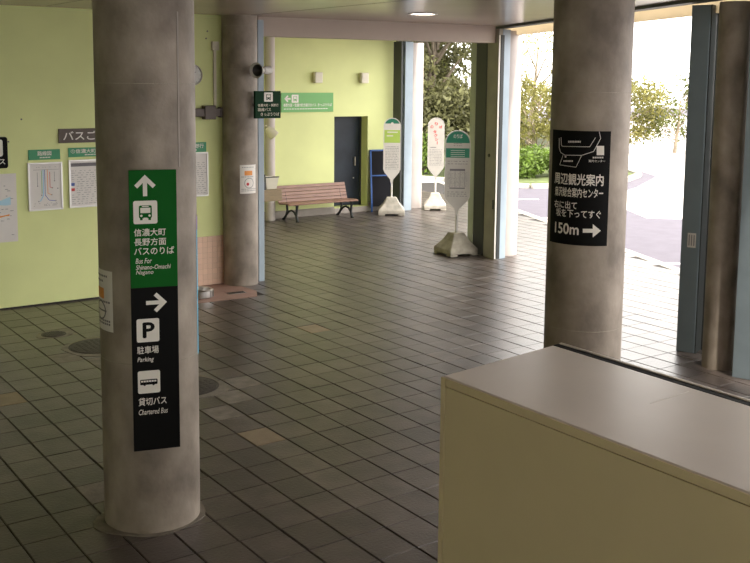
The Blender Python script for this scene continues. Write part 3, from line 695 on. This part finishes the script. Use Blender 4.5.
def ln(mb, f, pts, wd):
    for p, q_ in zip(pts, pts[1:]):
        dx, dy = q_[0]-p[0], q_[1]-p[1]; l_ = math.hypot(dx, dy); a, b = -dy/l_*wd/2, dx/l_*wd/2
        mb.poly(f, [(p[0]-a, p[1]-b), (q_[0]-a, q_[1]-b), (q_[0]+a, q_[1]+b), (p[0]+a, p[1]+b)])
fb = lp(0.0155)
for mm, pts in (('blue', [(.215, .53), (.215, .20), (.265, .13), (.34, .12)]), ('orange', [(.25, .53), (.25, .22), (.30, .20)]), ('cyan', [(.195, .53), (.195, .20), (.15, .12)]),
                ('red', [(.28, .50), (.28, .30), (.31, .29)]), ('greenlt', [(.175, .52), (.175, .22)])):
    mb = MB(); ln(mb, fb, pts, 0.007); mb.build('route_line', mm, t)
mb = MB(); ln(mb, fb, [(.07, .53), (.40, .53)], .004); ln(mb, fb, [(.12, .50), (.12, .32)], .006); ln(mb, fb, [(.34, .50), (.34, .38)], .006)
for x, z in ((.12, .32), (.17, .20), (.30, .20), (.34, .38), (.35, .12), (.13, .12), (.38, .28), (.31, .29)): mb.poly(fb, circle(x, z, .009, 8))
for k in range(30): x, z = q.uniform(.05, .38), q.choice((.06, .075, .09, .56)); mb.poly(fb, [(x, z), (x+.016, z), (x+.016, z+.005), (x, z+.005)])
mb.build('print', 'inkl', t)
def timetable(t, w_, h):
    mb = MB(); mb.poly(fb, [(.03, h-.09), (w_*.62, h-.09), (w_*.62, h-.045), (.03, h-.045)]); mb.build('print', 'ink', t)
    mb = MB(); mb.poly(fb, [(.03, h*.46), (.075, h*.46), (.075, h*.52), (.03, h*.52)]); mb.build('print', 'blue', t)
    mb = MB(); mb.poly(fb, [(.03, h*.35), (.075, h*.35), (.075, h*.41), (.03, h*.41)]); mb.build('print', 'red', t)
    mb = MB()
    for r in range(16):
        z = .05+r*(h-.17)/16; x = .035 if r not in (5, 6, 7, 8) else .10
        while x < w_-.05:
            l_ = q.uniform(.01, .05); mb.poly(fb, [(x, z), (x+l_, z), (x+l_, z+.006), (x, z+.006)]); x += l_+q.uniform(.01, .05)
    mb.build('print', 'inkl', t)
t = board(4.283, 0.62, 1.255, 0.634, 'silver framed timetable board half hidden by the near column'); timetable(t, .62, .634)
t = board(5.78, 0.505, 1.298, 0.628, 'silver framed timetable board between near column and wall column'); timetable(t, .505, .628)
# clock, box, conduit
t = wthing('wall_clock', 'round white wall clock half hidden behind the near column', 'clock', 6.055, 3.01)
RX = Matrix.Rotation(PI/2, 4, 'X')
MB().lathe([(0.14, 0.0), (0.15, 0.012), (0.15, 0.035), (0.135, 0.045), (0.13, 0.035)], 40, caps=False).build('case', 'frame', t, smooth=True, xf=RX)
MB().lathe([(0.0, 0.030), (0.134, 0.030)], 40, caps=False).build('dial', 'clockface', t, xf=RX)
mb = MB(); ln(mb, lp(0.034), [(0, 0), (0.05, 0.045)], .008); ln(mb, lp(0.036), [(0, 0), (-0.02, 0.10)], .006)
for k in range(12): a = k*PI/6; ln(mb, lp(0.033), [(0.105*math.cos(a), 0.105*math.sin(a)), (0.122*math.cos(a), 0.122*math.sin(a))], .006)
mb.build('hands', 'ink', t)
t = wthing('junction_box', 'dark brown rectangular fitting at the foot of the wall conduit', 'fitting', 6.0, 2.42)
mb = MB(); mb.box(0, 0.47, -0.10, 0, 0.01, 0.125); mb.box(0.20, 0.37, -0.115, 0, -0.03, 0.165); mb.box(0.445, 0.475, -0.11, 0, -0.005, 0.14); mb.build('body', 'brown', t, bevel=0.008)
t = wthing('wall_conduit', 'cream vertical conduit with a small box on the left wall', 'conduit', 6.40, 2.58)
MB().box(-0.019, 0.019, -0.035, 0, 0.0, 0.80).build('trunking', 'offw', t, bevel=0.004)
MB().box(-0.05, 0.05, -0.06, 0, 0.78, 0.90).build('cover_box', 'offw', t, bevel=0.006)
for k, (x, z) in enumerate(((3.70, 2.43), (3.32, 3.73), (3.38, 3.74), (3.42, 3.66), (3.53, 2.15), (6.28, 3.52), (6.30, 3.62))):
    t = wthing('wall_anchor', ['dark anchor plug in the wall left of the brown header', 'dark anchor plug left of a pair under the ceiling', 'dark anchor plug right of a pair under the ceiling', 'dark anchor plug just below the pair at the ceiling', 'dark anchor plug beside the black pictogram sign', 'dark anchor plug left of the conduit top', 'upper dark anchor plug left of the conduit'][k], 'plug', x, z)
    MB().tube([(0, 0, 0), (0, -0.008, 0)], 0.011, 8).build('plug', 'ink', t)

# ------------------------------------------------------------------ floor covers, drain
def cover(x, y, r, label):
    t = thing('manhole_cover', label, 'manhole cover', (x, y, 0.0))
    MB().lathe([(r+0.02, -0.01), (r+0.02, 0.006), (r+0.004, 0.007), (r+0.003, 0.003)], 48).build('rim', 'mh', t, smooth=True)
    MB().lathe([(r, 0.0), (r, 0.0075), (r-0.006, 0.0085)], 48).build('lid', 'mh', t, smooth=True)
    mb = MB()
    for i in range(-4, 5):
        for j in range(-4, 5):
            a, b = i*r/5, j*r/5
            if math.hypot(a, b) < r*0.85: mb.box(a-r*.05, a+r*.05, b-r*.05, b+r*.05, 0.0085, 0.0105)
    tag(mb.build('stud', 'mh', t), kind='stuff')
cover(3.80, 10.72, 0.31, 'large round iron cover in the floor left of the near column')
cover(3.54, 11.50, 0.12, 'small round iron cover beside the large one')
cover(3.97, 8.83, 0.31, 'round iron cover just right of the near column')
t = thing('floor_drain', 'small dark rectangular drain grate beside the wall column', 'drain', (6.36, 12.38, 0.004), -0.1)
MB().box(-0.13, 0.13, -0.06, 0.06, 0, 0.004).build('frame', 'steel', t)
mb = MB(); mb.box(-0.12, 0.12, -0.05, 0.05, 0.003, 0.0045); mb.build('pit', 'dark', t)
for k in range(8): MB().box(-0.112+k*0.03, -0.103+k*0.03, -0.05, 0.05, 0.0045, 0.009).build('bar', 'mh', t)
t = thing('metal_basin', 'low round metal basin on the pink floor by the tiled wall', 'basin', (5.84, 12.42, 0.004))
MB().lathe([(0.15, 0.0), (0.17, 0.01), (0.17, 0.10), (0.155, 0.115), (0.13, 0.11), (0.12, 0.02), (0.0, 0.02)], 36, caps=False).build('bowl', 'steel', t, smooth=True)
MB().lathe([(0.0, 0.022), (0.119, 0.022)], 24, caps=False).build('pit', 'dark', t)
for k in range(14):
    a = 2*PI*k/14; MB().box(-0.008, 0.008, 0.170, 0.178, 0.012, 0.10, Matrix.Rotation(a, 4, 'Z')).build('rib', 'steel', t)

# ------------------------------------------------------------------ bench
bn = thing('bench', 'red brown slatted bench with black cast legs against the back wall', 'bench', (11.25, 17.86, 0))
def bench_slat(y, z, ang, wd, th=0.028, l0=-0.86, l1=0.86):
    R_ = Matrix.Translation((0, y, z)) @ Matrix.Rotation(ang, 4, 'X')
    MB().box(l0, l1, -wd/2, wd/2, -th/2, th/2, R_).build('slat', 'wood', bn, bevel=0.008)
for k in range(5): bench_slat(0.02+k*0.088, 0.385-k*0.006+(0.0 if k else -0.008), -0.07 if k else 0.25, 0.080)
for k in range(5): bench_slat(0.440+k*0.024, 0.405+k*0.070, 1.24, 0.070)
for s_ in (-0.66, 0.70):
    lg = MB()
    lg.tube([(s_, -0.02, 0.0), (s_, -0.01, 0.02), (s_, 0.03, 0.12), (s_, 0.015, 0.26), (s_, 0.0, 0.355)], [0.040, 0.032, 0.026, 0.026, 0.034], 8)
    lg.tube([(s_, 0.0, 0.355), (s_, 0.2, 0.345), (s_, 0.42, 0.345)], 0.018, 8)
    lg.tube([(s_, 0.42, 0.345), (s_, 0.49, 0.55), (s_, 0.555, 0.70)], 0.016, 8)
    lg.tube([(s_, 0.42, 0.345), (s_, 0.40, 0.22), (s_, 0.47, 0.08), (s_, 0.545, 0.01), (s_, 0.57, 0.0)], [0.026, 0.026, 0.024, 0.030, 0.036], 8)
    lg.tube([(s_, 0.03, 0.12), (s_, 0.12, 0.20), (s_, 0.22, 0.225), (s_, 0.32, 0.20), (s_, 0.45, 0.10)], 0.022, 8)
    lg.build('leg', 'iron', bn, smooth=True)

# ------------------------------------------------------------------ door in the back wall
dr = tag(bpy.data.objects.new('door_1', None), 'dark blue steel door set back in the green wall'); col.objects.link(dr); dr.location = (D0, B_Y+REC, DZ0); dr['kind'] = 'structure'
MB().box(0.03, D1-D0-0.03, 0.0, 0.035, 0.01, DZ1-DZ0-0.03).build('leaf', 'door', dr, bevel=0.004)
fr = MB(); fr.box(0, 0.03, -0.03, 0.04, 0, DZ1-DZ0); fr.box(D1-D0-0.03, D1-D0, -0.03, 0.04, 0, DZ1-DZ0); fr.box(0.03, D1-D0-0.03, -0.03, 0.04, DZ1-DZ0-0.03, DZ1-DZ0)
fr.build('door_frame', 'steeldark', dr)
MB().box(0.70, 0.73, -0.05, 0.0, 0.90, 1.10).build('door_handle', 'handle', dr, bevel=0.006)
MB().tube([(0.70, -0.006, 0.62), (0.70, 0.0, 0.62)], 0.016, 12).build('lock', 'handle', dr)
# wall lamps
for x, lb in ((11.40, 'small boxy cream wall lamp above the bench'), (12.60, 'small boxy cream wall lamp above the dark door')):
    t = thing('wall_lamp', lb, 'wall lamp', (x, B_Y, 2.87))
    MB().box(0.03, 0.17, -0.02, 0, 0.02, 0.21).build('back_plate', 'offw', t)
    MB().prism(rrect(0, 0.20, -0.13, -0.02, 0.03), 0.0, 0.23).build('shade', 'offw', t, bevel=0.01)

# ------------------------------------------------------------------ blue framed board
eb = thing('display_easel', 'black board in a blue wooden frame leaning behind the leftmost stop sign', 'easel', (13.10, 18.34, 0), -0.22)
TL = Matrix.Rotation(-0.11, 4, 'X')
def leg_bar(x0, x1, wd, y, z0, z1): 
    m_ = MB(); m_.slab([(x0-wd/2, z0), (x0+wd/2, z0), (x1+wd/2, z1), (x1-wd/2, z1)], lambda a, b, d=0: (a, y+d, b), 0.03); return m_
leg_bar(-0.25, -0.235, 0.035, 0, 0.0, 1.40).build('leg', 'bluew', eb, xf=TL)
leg_bar(0.25, 0.235, 0.035, 0, 0.0, 1.40).build('leg', 'bluew', eb, xf=TL)
MB().box(-0.245, 0.245, 0, 0.03, 1.365, 1.40).build('rail', 'bluew', eb, xf=TL)
MB().box(-0.245, 0.245, -0.002, 0.028, 0.80, 0.83).build('rail', 'bluew', eb, xf=TL)
MB().slab([(-0.225, 0.83), (0.225, 0.83), (0.22, 1.365), (-0.22, 1.365)], lambda a, b, d=0: (a, 0.012+d, b), 0.012).build('board', 'board', eb, xf=TL)
MB().slab([(-0.232, 0.12), (0.232, 0.12), (0.225, 0.80), (-0.225, 0.80)], lambda a, b, d=0: (a, 0.012+d, b), 0.012).build('board', 'board', eb, xf=TL)

# ------------------------------------------------------------------ bus stop signs
def stop_sign(loc, rz, label, kind, bw=0.62, dirt='concbase', pw=0.37, H=2.10, brz=0.0):
    t = thing('bus_stop_sign', label, 'sign', (*loc, 0), rz, )
    # cast base: flared truncated pyramid with feet
    prof = [(bw/2, 0.035), (bw/2, 0.11), (bw*0.30, 0.25), (bw*0.20, 0.36), (bw*0.18, 0.38)]
    mb = MB(); k = len(mb.v)
    for s_, z in prof: mb.v += [(-s_, -s_, z), (s_, -s_, z), (s_, s_, z), (-s_, s_, z)]
    for i in range(len(prof)-1):
        for j in range(4): a, b = 4*i+j, 4*i+(j+1) % 4; mb.f.append((a, b, b+4, a+4))
    mb.f.append((3, 2, 1, 0)); e = 4*(len(prof)-1); mb.f.append((e, e+1, e+2, e+3))
    for sx in (-1, 1):
        for sy in (-1, 1):
            x0, x1 = sorted((sx*bw/2, sx*bw*0.24)); y0, y1 = sorted((sy*bw/2, sy*bw*0.24)); mb.box(x0, x1, y0, y1, 0, 0.04)
    mb.build('base', dirt, t, bevel=0.015).rotation_euler = (0, 0, brz)
    MB().tube([(0, 0, 0.36), (0, 0, 0.95)], 0.019, 12).build('pole', 'steel' if kind == 'grey' else 'white', t, smooth=True)
    zc = H - pw/2
    out = [(-0.022, 0.70), (0.022, 0.70), (0.035, 0.78), (pw/2-0.03, 0.93), (pw/2, 1.0)] + circle(0, zc, pw/2, 18, 0, PI) + [(-pw/2, 1.0), (-pw/2+0.03, 0.93), (-0.035, 0.78)]
    F = lambda off: plane(0, -0.02, 0, 1, 0, off)
    MB().slab(out, F(0.012), 0.018).build('panel', 'papergrey' if kind != 'green' else 'paper', t)
    ro = [(x*1.03, (z-1.4)*1.01+1.4) for x, z in out]; rim = MB(); n = len(out)
    fr_ = F(0.0145); k = 0
    for i in range(n):
        j = (i+1) % n; rim.slab([out[i], ro[i], ro[j], out[j]], F(0.016), 0.026)
    rim.build('rim', 'frame', t)
    i1, i2 = F(0.0135), F(0.0148); a = pw/2-0.012
    def band(m_, z0, z1, nm='print'): MB().poly(i1, [(-a, z0), (a, z0), (a, z1), (-a, z1)]).build(nm, m_, t)
    def cap(m_, drop): 
        c_ = [p for p in circle(0, zc, a, 24, 0, PI)]; zmin = zc+drop
        c_ = [p for p in c_ if p[1] >= zmin] if drop > 0 else c_ + [(-a, zmin), (a, zmin)]
        MB().poly(i1, c_).build('cap_print', m_, t)
    rr = random.Random(len(label)); mb = MB()
    def lines(z0, z1, x0=-a+.03, x1=a-.03, dz=0.035, hh=0.009):
        z = z0
        while z < z1:
            x = x0
            while x < x1-.01:
                l_ = rr.uniform(.012, .05); l_ = min(l_, x1-x); mb.poly(i2, [(x, z), (x+l_, z), (x+l_, z+hh), (x, z+hh)]); x += l_+rr.uniform(.006, .03)
            z += dz
    if kind == 'green':
        cap('teal', 0.06); band('lime', 1.58, 1.86)
        w_ = MB(); w_.poly(i2, [(-.11, 1.80), (.12, 1.80), (.12, 1.825), (-.11, 1.825)]); w_.poly(i2, [(-.12, 1.72), (.02, 1.72), (.02, 1.745), (-.12, 1.745)]); w_.poly(i2, circle(0.0, 2.0, .03, 12)); w_.build('print', 'white', t)
        lines(1.0, 1.5)
    elif kind == 'taxi':
        for ch, x, z in (('の', -.135, 1.86), ('り', -.035, 1.93), ('ば', .065, 1.86)): word(ch, i2, (x, x+.07, z, z+.07), 'red', t, .04)
        for j, ch in enumerate('タクシー'):
            x = -.075+.022*j; z = 1.82-.085*j
            if ch == 'ー': r_ = MB(); ln(r_, i2, [(x+.035, z), (x+.035, z-.07)], .014); r_.build('lettering', 'red', t)
            else: word(ch, i2, (x, x+.08, z-.075, z), 'red', t, .04)
        lines(1.02, 1.40); k_ = MB(); k_.poly(i2, [(-.13, 1.42), (.0, 1.42), (.0, 1.435), (-.13, 1.435)]); k_.build('print', 'ink', t)
    else:
        cap('teal', 0.0); band('teal', 1.66, 1.82)
        w_ = MB(); letter(w_, 'のりば', F(0.0152), -.075, .075, 1.99, 2.06, bold=.01)
        for k in range(4):
            w_.poly(F(0.0152), [(-.12, 1.68+.033*k), (.12, 1.68+.033*k), (.12, 1.686+.033*k), (-.12, 1.686+.033*k)])
        w_.build('print', 'paper', t)
        k_ = MB(); k_.poly(i2, [(-.13, 1.435), (.13, 1.435), (.13, 1.47), (-.13, 1.47)]); k_.poly(i2, [(-.13, 1.13), (.13, 1.13), (.13, 1.15), (-.13, 1.15)])
        for s_ in (-.125, -.04, .045, .122): k_.poly(i2, [(s_, 1.15), (s_+.004, 1.15), (s_+.004, 1.435), (s_, 1.435)])
        k_.build('print', 'ink', t)
        lines(1.86, 1.90, -.07, .07); lines(1.55, 1.64, dz=.045); lines(1.17, 1.42, dz=.022, hh=.004); lines(1.0, 1.10)
    mb.build('fine_print', 'ink', t)
    return t
stop_sign((13.03, 17.90), -0.62, 'white stop sign with lime band standing left before the easel', 'green', bw=0.58, H=2.12)
stop_sign((14.38, 18.05), -0.66, 'white taxi stand sign with red lettering just outside the left opening', 'taxi', bw=0.50)
stop_sign((10.99, 13.20), -0.68, 'greyer stop sign with dark green top and dirty base, nearest the middle post', 'grey', bw=0.56, dirt='concdark', pw=0.42, H=2.12, brz=0.55)

# ------------------------------------------------------------------ counter, bin and clamp lamp behind the wall column
ct = thing('counter', 'small brown wooden counter peeping out behind the wall column', 'counter', (8.42, 16.0, 0))
MB().box(0, 0.75, 0, 0.45, 0.74, 0.95).build('top', 'wood_end', ct, bevel=0.01)
for x in (0.02, 0.30): MB().box(x, x+0.04, 0.05, 0.40, 0, 0.74).build('leg', 'wood_end', ct)
t = thing('clear_bin', 'cloudy plastic tray standing on the small counter', 'tray', (9.03, 16.22, 0.95))
mb = MB(); prof = [(0.10, 0.0), (0.135, 0.22)]
k = 0
for s_, z in ((0.10, 0), (0.135, 0.22), (0.128, 0.22), (0.094, 0.008)): mb.v += [(-s_, -s_*.8, z), (s_, -s_*.8, z), (s_, s_*.8, z), (-s_, s_*.8, z)]
for i in range(3):
    for j in range(4): a, b = 4*i+j, 4*i+(j+1) % 4; mb.f.append((a, b, b+4, a+4))
mb.f.append((3, 2, 1, 0)); mb.f.append((12, 13, 14, 15)); mb.build('tray', 'clear', t)
MB().box(-0.14, 0.14, -0.112, -0.100, 0.21, 0.23).build('rim', 'dark', t)
t = thing('clamp_lamp', 'cream clamp lamp on a thin pole at the small counter', 'lamp', (8.82, 16.08, 0.95))
MB().tube([(0, 0, 0), (0, 0, 1.15)], 0.012, 8).build('pole', 'offw', t)
MB().tube([(0, 0, 1.15), (0.06, 0, 1.17), (0.10, 0, 1.12)], 0.012, 8).build('arm', 'offw', t)
MB().tube([(0.07, -0.02, 1.12), (0.12, -0.04, 1.07), (0.20, -0.06, 0.98)], [0.05, 0.08, 0.10], 18).build('lamp_shade', 'offw', t, smooth=True)
MB().box(-0.03, 0.03, -0.03, 0.03, 0.0, 0.14).build('clamp', 'dark', t, bevel=0.005)
MB().tube([(0.04, 0, 0), (0.04, 0, 0.2), (0.03, 0, 0.28)], [0.02, 0.015, 0.01], 8).build('knob', 'dark', t)

# ------------------------------------------------------------------ downlight
for x, y, lb in ((8.36, 10.82, 'round recessed ceiling downlight in front of the beam'), (3.2, 2.4, 'unseen ceiling downlight added above the near floor')):  # second one is unseen, added for its light and reflection
    t = thing('downlight', lb, 'downlight', (x, y, ZC))
    MB().lathe([(0.16, 0.0), (0.20, -0.004), (0.205, -0.010), (0.165, -0.012), (0.16, 0.0)], 40, caps=False).build('trim_ring', 'white', t, smooth=True)
    MB().lathe([(0.0, -0.005), (0.163, -0.005)], 40, caps=False).build('lens', 'lens', t)

# ------------------------------------------------------------------ foreground cream box
bxx = thing('metal_cabinet', 'large cream painted metal box in the right foreground', 'cabinet', (0, 0, 0))
zt = 1.5
P = [(3.14, 3.87), (4.06, 3.992), (4.06, -1.2), (3.20, -1.2)]
MB().prism([(3.152, 3.862), (4.055, 3.98), (4.055, -1.2), (3.212, -1.2)], 0, zt-0.045).build('carcass', 'cream', bxx)
# front skin with a shallow groove around the inset panel
def fp(off, P_=P): 
    dx, dy = P_[3][0]-P_[0][0], P_[3][1]-P_[0][1]; l_ = math.hypot(dx, dy)
    return plane(P_[0][0], P_[0][1], 0, dx/l_, dy/l_, off), l_
ff, fl_ = fp(0.0)
for nm, a in (('stile', (0.0, 0.033, 0.0, zt-0.004)), ('rail', (0.037, fl_, zt-0.044, zt-0.004)), ('front_panel', (0.037, fl_, 0.03, zt-0.048))):
    MB().slab([(a[0], a[2]), (a[1], a[2]), (a[1], a[3]), (a[0], a[3])], ff, 0.012).build(nm, 'cream', bxx, bevel=0.0015)
MB().prism([(3.145, 3.872), (4.055, 3.993), (4.055, -1.2), (3.205, -1.2)][::-1], zt-0.045, zt).build('top', 'creamtop', bxx, bevel=0.012)['label'] = 'pinkish cream top'
MB().prism([(4.055, 3.99), (4.10, 3.994), (4.10, -1.2), (4.055, -1.2)][::-1], 0.0, zt-0.001).build('dark_slot', 'black', bxx)['label'] = 'black strip filling the dark slot'  # black fill stands in for the shade inside the slot
MB().prism([(4.10, 3.994), (4.125, 3.997), (4.125, -1.2), (4.10, -1.2)][::-1], 0.0, zt+0.004).build('rear_rail', 'creamtop', bxx, bevel=0.004)
MB().prism([(3.69, 2.990), (3.99, 3.004), (3.99, 3.011), (3.69, 2.996)], zt-0.001, zt+0.001).build('scratch_strip', 'white', bxx)

# ------------------------------------------------------------------ planting across the road
def leaves(mb, q, c, rad, n, sz, hollow=0.5):
    for _ in range(n):
        while True:
            d = Vector((q.gauss(0, 1), q.gauss(0, 1), q.gauss(0, 1)))
            if d.length > 0.1: break
        d.normalize(); rr = (hollow + (1-hollow)*q.random()**0.6)
        p = Vector(c) + Vector((d.x*rad[0], d.y*rad[1], d.z*rad[2]))*rr
        if p.z < 0.04: p.z = 0.04+q.random()*0.1
        a = Vector((q.gauss(0, 1), q.gauss(0, 1), q.gauss(0, 1))).normalized(); b = a.cross(Vector((q.gauss(0, 1), q.gauss(0, 1), q.gauss(0, 1)))).normalized()
        s_ = sz*q.uniform(0.6, 1.4); k = len(mb.v)
        mb.v += [tuple(p-a*s_), tuple(p+b*s_*0.45), tuple(p+a*s_), tuple(p-b*s_*0.45)]; mb.f.append((k, k+1, k+2, k+3))
def tree(loc, h, cr, n, seed, m, label, lean=(0.1, 0), low=0.25, clumps=14, sz=0.09, group='trees across the road'):
    q = random.Random(seed); t = thing('tree', label, 'tree', (loc[0], loc[1], 0.0), 0, group)
    base = Vector((0, 0, -0.05)); top = Vector((lean[0]*h, lean[1]*h, h*0.9))
    mid = base.lerp(top, 0.5)+Vector((q.uniform(-.2, .2), q.uniform(-.2, .2), 0))
    tb = MB().tube([base, base.lerp(mid, .5), mid, mid.lerp(top, .5), top], [0.028*h, 0.022*h, 0.017*h, 0.011*h, 0.004*h], 8)
    fo = MB()
    for k in range(clumps):
        f = low + (1-low)*(k+q.random())/clumps
        st_ = base.lerp(top, max(0.15, f-0.2)); a = q.uniform(0, 2*PI); r = cr*q.uniform(0.35, 0.95)*(1.15-0.6*abs(f-0.5))
        e = Vector((top.x*f+math.cos(a)*r, top.y*f+math.sin(a)*r, h*f + q.uniform(0, .12)*h))
        tb.tube([st_, st_.lerp(e, .5)+Vector((0, 0, .12*r)), e], [0.010*h, 0.006*h, 0.002*h], 5)
        leaves(fo, q, e, (cr*.48, cr*.48, cr*.36), n//clumps, sz, 0.2)
    tb.build('trunk', 'barkdark' if n > 5000 else 'bark', t, smooth=True); tag(fo.build('foliage', m, t), kind='stuff')
def bush(loc, rx, ry, h, n, seed, m, label, sz=0.07):
    q = random.Random(seed); t = thing('bush', label, 'bush', (loc[0], loc[1], 0.0), 0, 'bushes across the road')
    fo = MB(); sb = MB()
    for k in range(6):
        a = q.uniform(0, 2*PI); e = (math.cos(a)*rx*.5, math.sin(a)*ry*.5, h*q.uniform(.5, .8)); sb.tube([(0, 0, -.02), e], [.03, .01], 5)
        leaves(fo, q, (math.cos(a)*rx*.45, math.sin(a)*ry*.45, h*q.uniform(.3, .6)), (rx*.6, ry*.6, h*.42), n//6, sz, 0.35)
    sb.build('stem', 'bark', t); tag(fo.build('foliage', m, t), kind='stuff')
TR = [  # seen through the left opening: a dense olive wall of foliage
    ((17.9, 27.5), 7.4, 2.3, 19000, 'leafdark', 'dense olive tree at the left side of the left opening'),
    ((20.2, 25.9), 7.0, 2.1, 21000, 'leafdark', 'dense olive tree filling the middle of the left opening'),
    ((21.2, 30.6), 9.0, 2.4, 15000, 'leafmid', 'lighter green tree behind the nearest stop sign'),
    ((17.6, 33.0), 10.0, 2.6, 12000, 'leafdark', 'tall dark tree on the bank behind the taxi sign'),
    ((20.6, 35.2), 10.5, 2.8, 15000, 'leafdark', 'tall dark tree on the bank left of the middle post'),
    # through the middle opening
    ((24.8, 25.6), 2.9, 1.5, 3600, 'leafyel', 'low yellow green tree at the left of the middle opening'),
    ((27.6, 26.6), 2.7, 1.4, 3000, 'leafyel', 'low yellow green tree beside the column with black sign'),
    ((31.0, 32.4), 4.9, 2.0, 1500, 'leafyel', 'thin pale tree farther back in the middle opening'),
    # through the right opening
    ((32.2, 28.2), 2.7, 1.5, 3200, 'leafyel', 'small leafy tree just right of the column with black sign'),
    ((34.6, 27.4), 2.9, 1.7, 3200, 'leafmid', 'small leafy tree in the middle of the right opening'),
    ((36.6, 26.6), 2.6, 1.6, 3200, 'leafmid', 'small leafy tree beside the right blue post')]
for k, (p, h, cr, n, m, lb) in enumerate(TR):
    tree(p, h, cr, n, 20+k, m, lb, lean=(0.12 if k % 2 else -0.08, 0.03), low=0.08 if k < 5 else 0.2, clumps=34 if k < 5 else 12, sz=0.095 if k < 5 else 0.08)
for k, (p, rx, ry, h, m, lb) in enumerate([((18.7, 25.0), 1.1, .8, 1.5, 'leafhedge', 'bright green bush under the trees left of the taxi sign'), ((20.0, 23.8), 1.0, .8, 1.3, 'leafhedge', 'bright green bush between the taxi sign and the grey stop sign'),
      ((21.3, 22.6), 1.1, .9, 1.0, 'leafhedge', 'low bright bush at the left of the middle opening'), ((22.9, 22.0), 1.1, .9, 0.95, 'leafhedge', 'low bright bush in the middle opening'), ((24.6, 22.8), 1.1, .9, 0.9, 'leafhedge', 'low bright bush beside the column with the black sign')]):
    bush(p, rx, ry, h, 2600, 60+k, m, lb)

# undergrowth over the wooded bank
q = random.Random(99); ug = MB()
for _ in range(26000):
    j = q.randrange(len(hv.f)); a, b, c_, d_ = [Vector(hv.v[i]) for i in hv.f[j]]
    p = a.lerp(b, q.random()).lerp(d_.lerp(c_, q.random()), q.random()); p.z += q.random()**2*0.9
    if p.x/p.y > 0.95: continue
    u_ = Vector((q.gauss(0, 1), q.gauss(0, 1), q.gauss(0, 1))).normalized(); v_ = u_.cross(Vector((q.gauss(0, 1), q.gauss(0, 1), q.gauss(0, 1)))).normalized(); s_ = q.uniform(0.10, 0.24); k = len(ug.v)
    ug.v += [tuple(p-u_*s_), tuple(p+v_*s_*0.5), tuple(p+u_*s_), tuple(p-v_*s_*0.5)]; ug.f.append((k, k+1, k+2, k+3))
tag(ug.build('undergrowth', 'leafmid'), 'tangled green undergrowth covering the bank behind the road', 'undergrowth', None, 'stuff')
